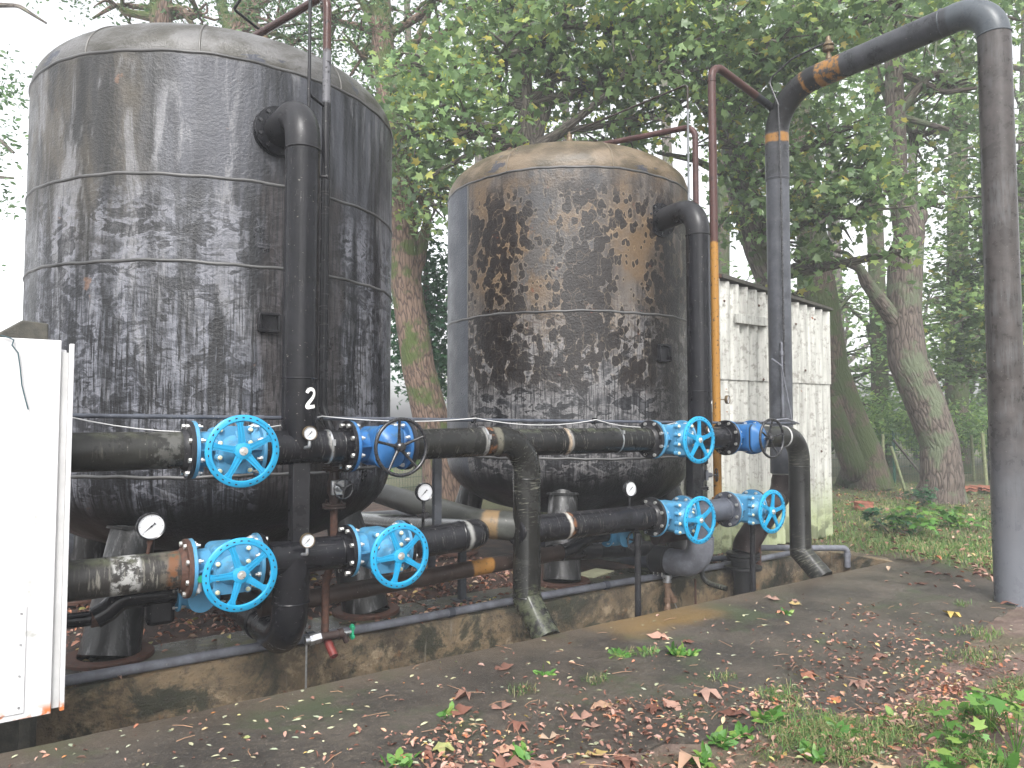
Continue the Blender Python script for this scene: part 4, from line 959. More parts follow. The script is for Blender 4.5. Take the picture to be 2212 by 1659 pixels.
# patches of ochre primer around the arch: short painted sleeves
t = thing('reducer_pipe', (7.26, 5.0, .5), 'dark red brown bend below the grey drop pipe, ending in a black foot', 'pipe')
b = MB(); b.tube([(7.26, 5.0, 1.0), (7.27, 5.0, .80), (6.95, 4.97, .62), (6.55, 4.95, .30), (6.50, 4.95, .20)], [.10, .12, .13, .13, .12], [0, .2, .3, .15, 0], 40, steps=10); b.build('tube', 'darkbrown', t)
b = MB(); b.tube([(6.28, PYY, LZ), (6.6, PYY, LZ), (7.0, 4.9, .72)], .105, .15, 36); flange(b, (6.293, PYY, LZ), X_); b.build('branch', 'darkbrown', t)
b = MB(); flange(b, (6.49, 4.95, .20), Z_, .17, .03); flange(b, (6.49, 4.95, .16), Z_, .17, .03); flange(b, (6.49, 4.95, .06), Z_, .19, .03); b.cyl((6.49, 4.95, .03), (6.49, 4.95, .18), .12); b.cyl((6.49, 4.95, -.44), (6.49, 4.95, .045), .1); b.build('foot', 'rubber', t)
b = MB(); b.box((6.95, 5.1, .2), (.05, .04, .5)); solo('angle_iron', b, 'rust', (6.95, 5.1, 0), 'short rusty angle iron standing under the dark red bend', 'post')
b = MB(); b.tube([(6.14, 5.02, .55), (6.35, 4.98, .62), (6.6, 5.0, .66)], .1, .1, 24)

# ------------------------------------------------------------------ props and posts
for (x, y, lab) in ((1377, 1150, 'thin black prop under the pipe with the small-stemmed gauge'), (1625, 1132, 'thin black prop under the lower right blue valve')):
    q = at(x, y, 4.62); b = MB(); b.tube([(q.x, 4.62, -.44), (q.x, 4.62, .62)], .027, 0, 18); solo('pipe_prop', b, 'black', (q.x, 4.62, -.44), lab, 'post', 'thin props standing in the trench')
for (x, yb, zt, lab) in ((1001, 1305, .64, 'grey steel channel post under the wet return pipe'), (935, 1262, .60, 'darker channel post behind the lower wheel between the tanks')):
    g = gr(x, yb); b = MB(); b.box((g.x, g.y, zt/2+.02), (.055, .006, zt)); b.box((g.x-.027, g.y+.025, zt/2+.02), (.006, .05, zt)); b.box((g.x+.027, g.y+.025, zt/2+.02), (.006, .05, zt)); b.box((g.x, g.y+.02, .035), (.16, .14, .012))
    solo('support_post', b, 'greypipe', (g.x, g.y, .03), lab, 'post', 'channel posts carrying pipes')
g = at(944, 1010, 4.9); b = MB(); b.box((g.x, 4.9, 1.0), (.06, .04, .84)); b.box((g.x, 4.9, 1.40), (.12, .06, .02)); solo('support_post', b, 'greypipe', (g.x, 4.9, .6), 'grey post hanging below the overflow pipe, right of the black wheel', 'post', 'channel posts carrying pipes')

# thin horizontal conduit with white cable
c0 = V((.2, 4.82, 1.622)); c1 = V((7.25, 4.82, 1.552))
t = thing('conduit', c0, 'thin grey horizontal conduit crossing in front of both tanks', 'conduit')
b = MB(); b.tube([c0, c1], .0135, 0, 14); b.build('tube', 'pvcdark', t)
def onc(x): return c0+(c1-c0)*((x-c0.x)/(c1.x-c0.x))
for px in (300, 560, 842, 1160, 1560, 1660):
    q = onc(at(px, 905, 4.82).x); b = MB(); b.cyl(q-V((.03, 0, 0)), q+V((.03, 0, 0)), .0165, seg=14); b.build('coupling', 'pvcdark', t)
clips = []
for px in (692, 1023, 1283):
    q = onc(at(px, 905, 4.82).x); clips.append(q); b = MB(); b.box(q+V((0, -.01, .02)), (.035, .03, .022)); b.box(q+V((0, 0, -.01)), (.02, .045, .03)); b.tube([q+V((0, 0, -.01)), q+V((.06, -.02, -.13))], .005, 0, 8); b.build('clip', 'rim', t)
mb_ = MB(); anchors = [V((.36, 4.80, 1.62))]+[c+V((0, -.02, .015)) for c in clips]+[V((5.35, 4.78, 1.58))]
for i in range(len(anchors)-1):
    a, c = anchors[i], anchors[i+1]; pts = []; sag = [.10, .03, .05, .06][i]
    for k in range(13): tt = k/12; pts.append(a+(c-a)*tt-V((0, .01, sag*4*tt*(1-tt))))
    mb_.tube(pts, .0036, 0, 8)
solo('cable', mb_, 'cable', anchors[0], 'white cable sagging along the thin conduit', 'cable')
b = MB(); p = at(1640, 911, 4.8); b.tube([p, at(1700, 905, 4.7), at(1725, 915, 4.8)], .01, .05, 12); solo('conduit', b, 'pvc', p, 'short pale conduit loop behind the rightmost black handwheel', 'conduit')
b = MB(); b.tube([at(1667, 775, 4.85), at(1688, 790, 4.8), at(1712, 915, 4.8)], .009, .03, 10); solo('cable', b, 'pvc', at(1667, 775, 4.85), 'grey strap cable hanging beside the grey drop pipe', 'cable')

# plastic pipe along the slab edge
t = thing('edge_pipe', (-.5, 5.16, .06), 'slim grey plastic pipe lying along the slab edge', 'pipe')
b = MB(); b.tube([(-.6, 5.155, .058), (1.2, 5.15, .058), (2.6, 5.14, .062), (3.5, 5.16, .066), (5.0, 5.15, .064), (7.0, 5.12, .062), (7.5, 5.1, .075)], .032, 0, 20); b.build('tube', 'pvc', t)
for x in (3.05, 4.72, 6.42, 6.98, 1.9):
    b = MB(); b.hollow((x, 5.152, .063), (x+.05, 5.152, .063), .038, .03, 20); b.build('coupling', 'pvcdark', t)
b = MB(); b.tube([(7.0, 5.12, .065), (6.6, 5.3, .09), (6.35, 5.32, .1)], .03, .05, 18); b.build('branch', 'pvcdark', t)
t = thing('edge_pipe', at(1750, 1178, 5.1), 'short grey plastic pipe with a downward elbow at the trench end', 'pipe')
q0 = V((7.1, 5.12, .09)); q1 = at(1830, 1184, 4.86)
b = MB(); b.tube([q0+V((.05, .15, .06)), q1, q1-V((0, 0, .22))], .034, .06, 20, steps=8); b.build('tube', 'pvc', t)
b = MB(); b.hollow(q1-V((0, 0, .10)), q1-V((0, 0, .06)), .040, .03, 20); b.build('socket', 'pvc', t)

# ------------------------------------------------------------------ gauges
def gauge(c, r, label, stem, ring='rim', fmat='brass', needle=225, face=V((0.0, -1, 0.0)), txt=False):
    t = thing('pressure_gauge', stem[-1], label, 'gauge', 'round white pressure gauges'); c = V(c); f = face.normalized()
    u = V((0, 0, 1)).cross(f).normalized(); u = -u if u.x < 0 else u; v = Z_
    b = MB(); b.lathe([(0, -.045*r/.08), (r*.92, -.045*r/.08), (r, -.03*r/.08), (r, .004), (r*.95, .008), (r*.88, .004), (r*.88, -.006), (0, -.006)], c, f, 48); b.build('case', ring, t)
    b = MB(); b.cyl(c-f*.004, c-f*.001, r*.875, seg=48); d = b.build('dial', 'dial', t)
    b = MB(); o = c+f*.0012
    for k in range(31):
        a = R_(225-270*k/30); dd = u*math.cos(a)+v*math.sin(a); nn = u*-math.sin(a)+v*math.cos(a); L = .09 if k % 5 == 0 else .045; w_ = .012 if k % 5 == 0 else .006
        b.prism([(r*(.80-L), -r*w_), (r*.80, -r*w_), (r*.80, r*w_), (r*(.80-L), r*w_)], o-f*.0015, dd, nn, f*.001)
    b.build('scale', 'ink', d)
    a = R_(needle); dd = u*math.cos(a)+v*math.sin(a); nn = u*-math.sin(a)+v*math.cos(a)
    b = MB(); b.prism([(r*.68, 0), (0, r*.035), (-r*.2, r*.03), (-r*.34, r*.10), (-r*.34, -r*.10), (-r*.2, -r*.03), (0, -r*.035)], o, dd, nn, f*.0015); b.cyl(o, o+f*.003, r*.07, seg=16); b.build('needle', 'ink', t)
    if txt:
        b = MB(); b.prism([(-r*.16, 0), (r*.16, 0), (r*.16, r*.07), (-r*.16, r*.07)], c-V((0, 0, r*.62))+f*.0002, u, v, f*.001); b.build('blue_mark', 'bluetext', d)
    b = MB(); b.cyl(V(stem[0]), V(stem[0])+(V(stem[1])-V(stem[0])).normalized()*r*.35, r*.22, seg=6); b.tube(stem, r*.13 if len(stem) < 3 else .011, .015, 12); b.build('stem', fmat, t)
    return t
G1 = at(327, 1137, 4.62); gauge(G1, .077, 'large round pressure gauge standing on the lower left pipe', [G1+V((0, .02, -.075)), V((G1.x-.01, 4.66, LZ+.10))], fmat='rust', needle=219)
G2 = at(918, 1063, 4.64); gauge(G2, .066, 'round pressure gauge on a thin black cock between the tanks', [G2+V((0, .02, -.06)), G2+V((0, .02, -.15)), V((G2.x, 4.67, LZ+.1))], fmat='rim', needle=222)
b = MB(); q = G2+V((0, .0, -.16)); b.box(q, (.03, .03, .05)); b.cyl(q+V((-.05, 0, .0)), q+V((.03, 0, 0)), .008, seg=10); b.box(q+V((-.055, 0, -.0)), (.02, .03, .012)); solo('gauge_cock', b, 'rim', q, 'small black gauge cock below the round gauge between the tanks', 'tap')
G3 = at(1363, 1056, 4.64); gauge(G3, .068, 'round pressure gauge left of the lower wheels of the right tank', [G3+V((0, .02, -.06)), V((G3.x, 4.66, LZ+.1))], fmat='rim', needle=222)
G4 = at(670, 936, 4.50); gauge(G4, .046, 'small pressure gauge on the tee under the painted number two', [G4+V((0, .01, -.04)), G4+V((0, .01, -.085)), G4+V((-.02, .08, -.095))], ring='brass', fmat='steel', txt=True)
G5 = at(665, 1168, 4.50); gauge(G5, .046, 'small pressure gauge on the lower wet tee beneath the square post', [G5+V((0, .01, -.04)), G5+V((0, .01, -.085)), G5+V((-.02, .08, -.095))], ring='brass', fmat='steel', txt=True)
G6 = at(1533, 928, 4.5); gauge(G6, .036, 'small gauge glimpsed through the upper light blue wheel of the right tank', [G6+V((0, .01, -.03)), G6+V((0, .01, -.07)), G6+V((-.02, .08, -.08))], ring='brass', fmat='steel')
G7 = at(1573, 863, 4.93); gauge(G7, .045, 'small brass gauge sticking out of the yellow pipe', [G7+V((0, .03, 0)), V((6.17, 4.98, G7.z))], ring='brass', fmat='brass', face=V((.35, -1, 0)))

# small blue valve low in front of the right tank, and its twin at the left tank
def mini_valve(c, label, wheel=True):
    t = thing('small_blue_valve', c, label, 'valve'); c = V(c)
    b = MB(); flange(b, c-V((.11, 0, 0)), X_, .085, .018); flange(b, c+V((.11, 0, 0)), X_, .085, .018); b.lathe([(.06, -.11), (.062, -.08), (.085, -.03), (.085, .03), (.062, .08), (.06, .11)], c, X_, 28); b.cyl(c, c-V((0, .13, 0)), .06, seg=20); bd = b.build('body', 'blue', t)
    bolts(bd, c-V((.115, 0, 0)), X_, .07, 4, .02, .009); bolts(bd, c+V((.115, 0, 0)), X_, .07, 4, .02, .009)
    b = MB(); flange(b, c-V((0, .13, 0)), Y_, .08, .02); b.build('bonnet', 'blue', t)
    if wheel:
        b = MB(); h = c+V((.0, -.24, -.01)); b.torus(h, Y_, .085, .008, 32, 8); b.cyl(c-V((0, .12, 0)), h, .008, seg=8)
        for k in range(3):
            a = 2*PI*k/3+1.5; b.tube([h, h+V((math.cos(a), 0, math.sin(a)))*.085], .008, 0, 8)
        b.build('handwheel', 'rim', t)
    return t
mini_valve(at(1330, 1158, 4.92), 'small blue valve with black wheel low in front of the right tank')
mini_valve(at(425, 1285, 4.90), 'small blue valve half hidden under the lower left handwheel', False)
b = MB(); b.tube([at(450, 1283, 4.92), at(520, 1275, 4.92), at(565, 1300, 4.92)], .055, .1, 20); solo('small_bore_pipe', b, 'black', at(450, 1283, 4.92), 'short black pipe behind the lower left handwheel', 'pipe')

# ------------------------------------------------------------------ cabinet and post behind it
cr = .34; t = thing('control_cabinet', (-.4, 4.4, .14), 'tall white control cabinet with rusty bottom edge', 'cabinet')
b = MB(); b.box((-.42, 4.475, 1.055), (1.52, .13, 1.80)); b.build('body', 'cab', t, bevel=.006)
xd = at(133, 745, 4.38).x; b = MB(); b.box(((xd-1.2)/2, 4.395, 1.07), (xd+1.2, .03, 1.86)); b.build('door', 'cab', t, bevel=.004)
b = MB(); b.box((xd+.017, 4.407, 1.05), (.034, .02, 1.78)); b.build('gasket', 'cabgrey', t)
b = MB(); b.box((xd+.046, 4.392, 1.065), (.022, .03, 1.84)); b.build('frame', 'cab', t, bevel=.003)
q = at(58, 1310, 4.375); q2 = at(50, 1540, 4.375); b = MB(); b.box((q.x-.35, 4.3765, (q.z+q2.z)/2), (.7, .005, q.z-q2.z)); pl = b.build('cover_plate', 'cab', t, bevel=.001)
for k in range(4):
    z = q2.z+.03+(q.z-q2.z-.06)*k/3; b = MB(); b.cyl((q.x-.022, 4.374, z), (q.x-.022, 4.369, z), .005, seg=10); b.build('screw', 'steel', pl)
for y in (868, 1405):
    q = at(150, y, 4.42); b = MB(); b.cyl((.335, 4.43, q.z), (.375, 4.43, q.z), .010, .007, seg=12); b.build('screw', 'cab', t)
for x in (-.9, .22):
    b = MB(); b.box((x, 4.6, .25), (.04, .2, .04)); b.box((x, 4.72, -.1), (.05, .05, .7)); b.build('bracket', 'wetwood', t)
b = MB(); P = [at(2, 735, 4.37), at(52, 755, 4.368), at(48, 765, 4.368), at(72, 790, 4.366), at(80, 850, 4.366), at(90, 900, 4.366), at(112, 962, 4.366)]
P = [at(x/3.319*.54, 648+y/3.319*.54, 4.366) for x, y in ((5, 468), (120, 500), (185, 530), (160, 600), (240, 700), (268, 900), (290, 1130), (340, 1330), (375, 1455))]
b.tube(P, .003, 0, 8); solo('wire', b, 'wire', P[0], 'loose dark wire hanging down the white cabinet door', 'wire')
t = thing('wooden_post', (.1, 4.93, -.44), 'mossy weathered post end behind the top of the cabinet', 'post')
zt = at(60, 692, 4.85).z; xr = at(105, 700, 4.85).x; xl = at(48, 690, 4.85).x; xll = at(0, 722, 4.85).x
b = MB(); b.prism([(xll-.15, -.44), (xr, -.44), (xr, zt-.01), (xl, zt), (xll-.05, zt-.11), (xll-.15, zt-.16)], (0, 4.85, 0), X_, Z_, (0, .2, 0)); b.build('post', 'wetwood', t, bevel=.008)

# ------------------------------------------------------------------ corrugated shed
SX0, SX1, SY = 6.98, 9.34, 5.70
t = thing('corrugated_shed', (SX0, SY, 0), 'small shed clad in stained white corrugated sheets', 'shed')
def wave(x, y, x0, x1, z0, z1f, off=0, along='x', amp=.032, lam=.177):
    b = MB(); n = int(abs(x1-x0)/lam*10); th = .007
    for side in (0, 1):
        for i in range(n+1):
            u_ = x0+(x1-x0)*i/n; yy = off+amp*math.sin(2*PI*u_/lam)+side*th
            for z in (z0, (z0+z1f(u_))/2, z1f(u_)):
                b.v.append((u_, y+yy, z) if along == 'x' else (x+yy, u_, z))
    N_ = (n+1)*3
    for side in (0, 1):
        for i in range(n):
            for k in (0, 1):
                a = side*N_+i*3+k; q = (a, a+3, a+4, a+1); b.face(q if side == 0 else q[::-1])
    for i in range(n):
        for k in (0, 2):
            a = i*3+k; q = (a, a+3, a+3+N_, a+N_); b.face(q[::-1] if k == 0 else q)
    for a in (0, n*3): b.face((a, a+1, a+1+N_, a+N_)); b.face((a+1, a+2, a+2+N_, a+1+N_))
    return b
ztl, ztr = at(1522, 596, SY).z, at(1795, 676, SY).z
xlft = at(1522, 700, SY).x
topz = lambda x: ztl+(ztr-ztl)*(x-xlft)/(SX1-xlft)
midz = at(1780, 822, SY).z
wave(0, SY-.02, xlft, SX1, midz-.05, topz, 0).build('upper_cladding', 'corr', t, sharp=60)
wave(0, SY, xlft, SX1+.03, .03, lambda x: midz+.04, .0).build('lower_cladding', 'corr', t, sharp=60)
wave(SX1, 0, SY, SY+2.4, .03, lambda y: ztr, 0, 'y').build('side_cladding', 'corr', t, sharp=60)
b = MB(); b.prism([(SX0+.1, ztl+.0), (SX1+.06, ztr+.02), (SX1+.06, ztr+.055), (SX0+.1, ztl+.045)], (0, SY-.07, 0), X_, Z_, (0, 2.5, 0)); b.build('roof', 'wetwood', t)
b = MB(); b.prism([(xlft, ztl+.0), (SX0+.09, ztl-.005), (SX0+.09, ztl+.04), (xlft, ztl+.05)], (0, SY-.06, 0), X_, Z_, (0, .12, 0)); b.build('roof_edge', 'rust', t)
b = MB(); p = at(1622, 692, SY-.05); b.box((p.x, SY-.06, p.z), (.62, .03, .11)); b.build('board', 'corr', t, bevel=.003)
for (x, y) in ((1565, 650), (1720, 700), (1760, 690), (1740, 800), (1650, 820), (1775, 975), (1690, 970), (1600, 950), (1640, 660)):
    q = at(x, y, SY-.05); b = MB(); b.cyl((q.x, SY-.045, q.z), (q.x, SY-.06, q.z), .018, .008, seg=12); b.build('screw', 'rust', t)
wave(SX0+.06, 0, SY+.06, SY+2.4, .03, lambda y: ztl-.05, 0, 'y').build('side_cladding', 'corr', t, sharp=60)

# ------------------------------------------------------------------ fences and odds and ends
def mesh_fence(p0, p1, h, label, step=.05, posts=2.5, z0=.02):
    t = thing('mesh_fence', p0, label, 'fence', 'green wire mesh fences'); p0, p1 = V(p0), V(p1); L = (p1-p0).length; d = (p1-p0)/L
    b = MB(); n = int(L/step)
    for i in range(n+1): q = p0+d*(L*i/n); b.tube([q+V((0, 0, z0)), q+V((0, 0, h))], .0028, 0, 3, False)
    for k in range(int((h-z0)/.2)+1): b.tube([p0+V((0, 0, z0+k*.2)), p1+V((0, 0, z0+k*.2))], .004, 0, 4, False)
    b.build('wire_mesh', 'fencegreen', t)
    m = max(1, int(L/posts))
    for i in range(m+1):
        q = p0+d*(L*i/m); b = MB(); b.box(q+V((0, 0, (h+.08)/2)), (.05, .05, h+.08)); b.build('post', 'fencegreen', t)
    return t
mesh_fence((-3.5, 12.8, 0), (5.2, 13.2, 0), 1.25, 'green mesh fence before the pale yard behind the left tank', .07)
mesh_fence((5.2, 13.2, 0), (11.5, 14.4, 0), 1.25, 'green mesh fence seen between the two tanks', .07)
mesh_fence((12.6, 11.5, 0), (21.5, 8.6, 0), 1.3, 'green mesh fence in the wood behind the oak', .08)
mesh_fence((21.5, 8.6, 0), (26.5, 3.5, 0), 1.3, 'green mesh fence at the far right behind the big column', .1)
b = MB()
def stake(x, yb, xt, yt, d, r, lab, mat='lichenwood'):
    p = gr(x, yb); dd = (p-CAM).dot(fw); q = dp(xt, yt, dd); b = MB(); b.tube([p, q], r, 0, 12); solo('fence_stake', b, mat, p, lab, 'stake', 'old wooden fence stakes by the oak')
stake(1909, 1052, 1907, 938, 0, .035, 'upright lichen covered stake left of the oak')
stake(1955, 1060, 1925, 965, 0, .035, 'leaning lichen stake propped towards the oak')
stake(2013, 1052, 1930, 950, 0, .028, 'thin dark slanted rail resting beside the oak', 'wetwood')
stake(2132, 1062, 2122, 935, 0, .038, 'pale wooden stake before the red tiles')
stake(2105, 1040, 2098, 940, 0, .035, 'slim green stake behind the red tiles')
g = gr(1866, 1103); b = MB(); b.lathe([(.13, 0), (.155, 0), (.155, .03), (.165, .04), (.165, .07), (.155, .08), (.155, .13), (.165, .135), (.165, .155), (.14, .155), (.14, .02), (.13, 0)], g, Z_, 36); solo('clay_pipe_collar', b, 'clay', g, 'orange clay pipe collar lying on the grass near the shed', 'clay pipe')
g = gr(2115, 1066); t = thing('roof_tile_stack', g, 'low stack of red corrugated roof tiles beyond the oak', 'tiles')
b = MB()
for i in range(5):
    for k in range(2):
        c = g+V((.45*i-.5, -.9*.3*i, .10+.05*k)); pts = [(-.2+.04*j, .02*math.sin(j*1.3)) for j in range(11)]
        b.prism(pts+[(x, z-.02) for x, z in pts[::-1]], c, V((.8, -.6, 0)), Z_, V((.3, .4, 0)))
b.build('tiles', 'clay', t)
b = MB(); b.box(g+V((.3, -.2, .05)), (2.2, .12, .1), Matrix.Rotation(R_(-35), 3, 'Z')); b.build('batten', 'lichenwood', t)
g = gr(1285, 1238, .035); b = MB(); b.box(g, (.42, .22, .012), Matrix.Rotation(.3, 3, 'Z')); solo('loose_board', b, simple('pale_board', (.3, .3, .2), .6, 0, .3, 10), g, 'pale thin board lying on the slab under the right tank', 'board')

# ------------------------------------------------------------------ vegetation
RG = np.random.default_rng(11)
MAPLE = np.array([(0, 0, 0), (.42, .06, .02), (.28, .26, .02), (.54, .58, -.05), (.2, .56, .03), (0, 1, -.08), (-.2, .56, .03), (-.54, .58, -.05), (-.28, .26, .02), (-.42, .06, .02)], float)
MAPLE_F = [(0, 1, 2), (2, 3, 4), (0, 2, 4), (0, 4, 5), (0, 5, 6), (0, 6, 8), (6, 7, 8), (0, 8, 9)]
OVAL = np.array([(0, 0, 0), (.22, .35, .03), (.2, .7, .02), (0, 1, -.06), (-.2, .7, .02), (-.22, .35, .03)], float)
OVAL_F = [(0, 1, 2, 3), (0, 3, 4, 5)]
DIAM = np.array([(0, 0, 0), (.35, .5, .05), (0, 1, 0), (-.35, .5, .05)], float); DIAM_F = [(0, 1, 2), (0, 2, 3)]
def leaves(name, P, size, shape, mat, parent=None, flat=.6, org=(0, 0, 0), faces=None, droop=.3, svar=.5, curl=0):
    T, FF = {'maple': (MAPLE, MAPLE_F), 'oval': (OVAL, OVAL_F), 'diam': (DIAM, DIAM_F)}[shape]
    n = len(P); ang = RG.uniform(0, 2*PI, n)
    nrm = RG.normal(0, 1, (n, 3))*(1-flat); nrm[:, 2] += 1.0*flat+.15; nrm /= np.linalg.norm(nrm, axis=1)[:, None]
    d = np.stack([np.cos(ang), np.sin(ang), -np.full(n, droop)*RG.uniform(0, 2, n)], 1)
    d -= nrm*(d*nrm).sum(1)[:, None]; d /= np.linalg.norm(d, axis=1)[:, None]+1e-9
    s = np.cross(d, nrm); sz = size*RG.uniform(1-svar, 1+svar, n)
    T_ = T.copy(); T_[:, 2] *= 1+curl
    vv = P[:, None, :]+sz[:, None, None]*(T_[None, :, 0:1]*s[:, None, :]+(T_[None, :, 1:2])*d[:, None, :]+T_[None, :, 2:3]*nrm[:, None, :])
    vv = vv.reshape(-1, 3)-np.array(org); k = len(T)
    me = bpy.data.meshes.new(name)
    ln = [len(f) for f in FF]; flatf = np.array([i for f in FF for i in f])
    loops = (flatf[None, :]+(np.arange(n)*k)[:, None]).reshape(-1)
    tot = np.tile(np.array(ln), n); st = np.concatenate([[0], np.cumsum(tot)[:-1]])
    me.vertices.add(len(vv)); me.vertices.foreach_set('co', vv.astype(np.float32).reshape(-1))
    me.loops.add(len(loops)); me.loops.foreach_set('vertex_index', loops.astype(np.int32))
    me.polygons.add(len(tot)); me.polygons.foreach_set('loop_start', st.astype(np.int32)); me.polygons.foreach_set('loop_total', tot.astype(np.int32))
    me.update(calc_edges=True); me.materials.append(MAT[mat]); 
    o = bpy.data.objects.new(name, me); COL.objects.link(o); o.parent = parent
    if not parent: o.location = org
    return o
def clump(c, rad, n, per=22, spread=.35, flatz=.72):
    """leaf points: sub-clumps through an ellipsoid"""
    m = max(1, n//per); u = RG.normal(0, 1, (m, 3)); u /= np.linalg.norm(u, axis=1)[:, None]
    u *= (RG.uniform(0.15, 1, m)**.45)[:, None]; cc = np.array(c)+u*np.array(rad)
    off = RG.normal(0, 1, (m, per, 3))*np.array([spread, spread, spread*flatz])
    return (cc[:, None, :]+off).reshape(-1, 3), cc
def tree(name, label, cat, trunk, limbs, blobs, leafsize, shape, leafmat, barkmat, per=22, spread=.35, group=None, samara=0, twigs=True, flat=.6, dens=.52):
    base = V(trunk[0][:3]); t = thing(name, base, label, cat, group)
    b = MB(); rr = random.Random(int(abs(base.x*100)))
    b.tube([p[:3] for p in trunk], [p[3] for p in trunk], [0]+[.6]*(len(trunk)-2)+[0], 20, steps=4)
    for L in limbs: b.tube([p[:3] for p in L], [p[3] for p in L], .25, 10, steps=3)
    tp = [V(p[:3]) for p in trunk]; pts = []
    for (c, rad, n) in blobs:
        n = int(n*dens)
        P, cc = clump(c, rad, n, per, spread); pts.append(P)
        if twigs:
            c_ = V(c); near = min(tp, key=lambda q: (q-c_).length+max(0, q.z-c_.z)*.7)
            midp = (near*.5+c_*.5)+V((rr.uniform(-.4, .4), rr.uniform(-.4, .4), rr.uniform(-.1, .5)))
            b.tube([near, midp, c_], [.11, .075, .042], .3, 8, steps=4)
            for k in range(min(12, len(cc))):
                q = V(cc[rr.randrange(len(cc))]); m_ = midp*.3+c_*.7 if k % 2 else c_
                b.tube([m_, (m_+q)/2+V((rr.uniform(-.15, .15), rr.uniform(-.15, .15), rr.uniform(-.1, .2))), q], [.034, .022, .009], .1, 6, steps=2)
    b.build('trunk', barkmat, t, sharp=60)
    P = np.concatenate(pts); leaves('crown', P, leafsize, shape, leafmat, t, org=tuple(base), flat=flat)
    if samara:
        Q = P[RG.choice(len(P), samara)]; Q = np.repeat(Q, 6, 0)+RG.normal(0, .05, (samara*6, 3)); tag(leaves('seed_clusters', Q, .07, 'diam', 'samara', t, org=tuple(base), flat=.2), kind='stuff')
    return t
def px(x, y, d, r): p = dp(x, y, d); return (p.x, p.y, p.z, r)
def base_(x, d, r): p = dp(x, 905, d); return (p.x, p.y, 0.0, r)
def bl(x, y, d, w_, h_, n, dep=1.2): return (tuple(dp(x, y, d)), (w_, w_*dep, h_), n)

tree('robinia_tree', 'leaning tree with ridged reddish mossy bark between the two tanks', 'tree',
     [base_(968, 13, .40), px(950, 980, 13, .33), px(905, 800, 13, .29), px(878, 620, 13, .27), px(868, 430, 13, .25), px(845, 250, 13.2, .22), px(825, 80, 13.4, .2), px(815, -150, 13.6, .16)],
     [[px(878, 640, 13, .15), px(905, 560, 13, .12), px(925, 470, 13, .08), px(905, 420, 13.1, .06)], [px(845, 250, 13.2, .13), px(905, 130, 13, .10), px(1010, 30, 12.8, .07), px(1100, -60, 12.6, .05)],
      [px(835, 150, 13.3, .1), px(880, 95, 13.2, .06), px(960, 70, 13, .035)], [px(830, 100, 13.3, .09), px(780, 0, 13.2, .06), px(740, -90, 13, .04)], [px(850, 200, 13, .08), px(930, 20, 13.4, .05), px(950, -60, 13.4, .04)]],
     [bl(780, 120, 13.5, .9, 1.4, 1900), bl(800, 10, 13.5, 1.3, .9, 2000), bl(950, -20, 13, 1.6, .7, 1500), bl(700, 40, 14, 1.0, .8, 1600), bl(875, 230, 13.6, .6, .9, 900), bl(860, 420, 14, .5, .7, 900), bl(800, 230, 14.5, .4, .6, 700), bl(895, 520, 14.2, .4, .7, 800), bl(870, 700, 14.4, .35, .8, 900)],
     .075, 'oval', 'robinia', 'bark_red', per=16, spread=.22, flat=.3)
tree('robinia_tree', 'straight reddish trunk rising behind the middle of the left tank', 'tree',
     [base_(350, 14, .24), px(350, 500, 14, .23), px(348, 40, 14, .2), px(345, -200, 14, .18)],
     [[px(352, 30, 14, .1), px(385, 5, 14, .07), px(420, 60, 13.8, .04)], [px(355, 20, 14, .07), px(250, 10, 14, .04), px(200, 40, 13.8, .02)]],
     [bl(430, 30, 13.8, 1.0, .35, 1200), bl(260, 20, 14, 1.0, .25, 900), bl(330, -60, 14, 2.0, .6, 1200)], .07, 'oval', 'robinia', 'bark_red', per=14, spread=.2, flat=.3)
tree('robinia_tree', 'forked tree behind the copper air valve of the left tank', 'tree',
     [base_(500, 15, .28), px(500, 300, 15, .26), px(508, 80, 15, .2), px(530, -10, 15, .16), px(560, -150, 15, .12)],
     [[px(505, 90, 15, .14), px(480, 20, 15, .11), px(470, -120, 15, .09)], [px(515, 60, 15, .12), px(550, 50, 15, .1), px(556, -60, 15, .1)], [px(520, 30, 15, .08), px(600, -10, 14.8, .05), px(680, -60, 14.6, .04)]],
     [bl(600, 50, 14.5, 1.0, .7, 1900), bl(640, 90, 14.6, .8, .6, 1500), bl(560, -40, 15, 1.6, .6, 1500), bl(620, 130, 15.5, .6, .4, 350)], .075, 'oval', 'robinia', 'bark_red', per=16, spread=.22, flat=.3)
tree('thin_branch_tree', 'sparse tree whose leaves hang in at the left edge', 'tree',
     [base_(-190, 11, .2), px(-190, 400, 11, .18), px(-180, 0, 11, .14), px(-170, -150, 11, .1)],
     [[px(-185, 100, 11, .08), px(-60, 10, 11, .05), px(40, 12, 11, .03), px(100, 50, 11, .015)], [px(-185, 300, 11, .07), px(-60, 250, 11, .04), px(30, 330, 11, .02)], [px(-185, 420, 11, .06), px(-40, 380, 11, .03), px(30, 385, 11, .015)]],
     [bl(-5, 170, 11, .42, .5, 520), bl(-10, 300, 11, .38, .55, 380), bl(-20, 420, 11, .38, .35, 300), bl(-40, 520, 11, .3, .3, 100), bl(60, 25, 11, .5, .15, 40), bl(-20, 230, 11, .35, .4, 200)], .075, 'oval', 'robinia', 'bark_grey', per=12, spread=.14, twigs=False, flat=.3)
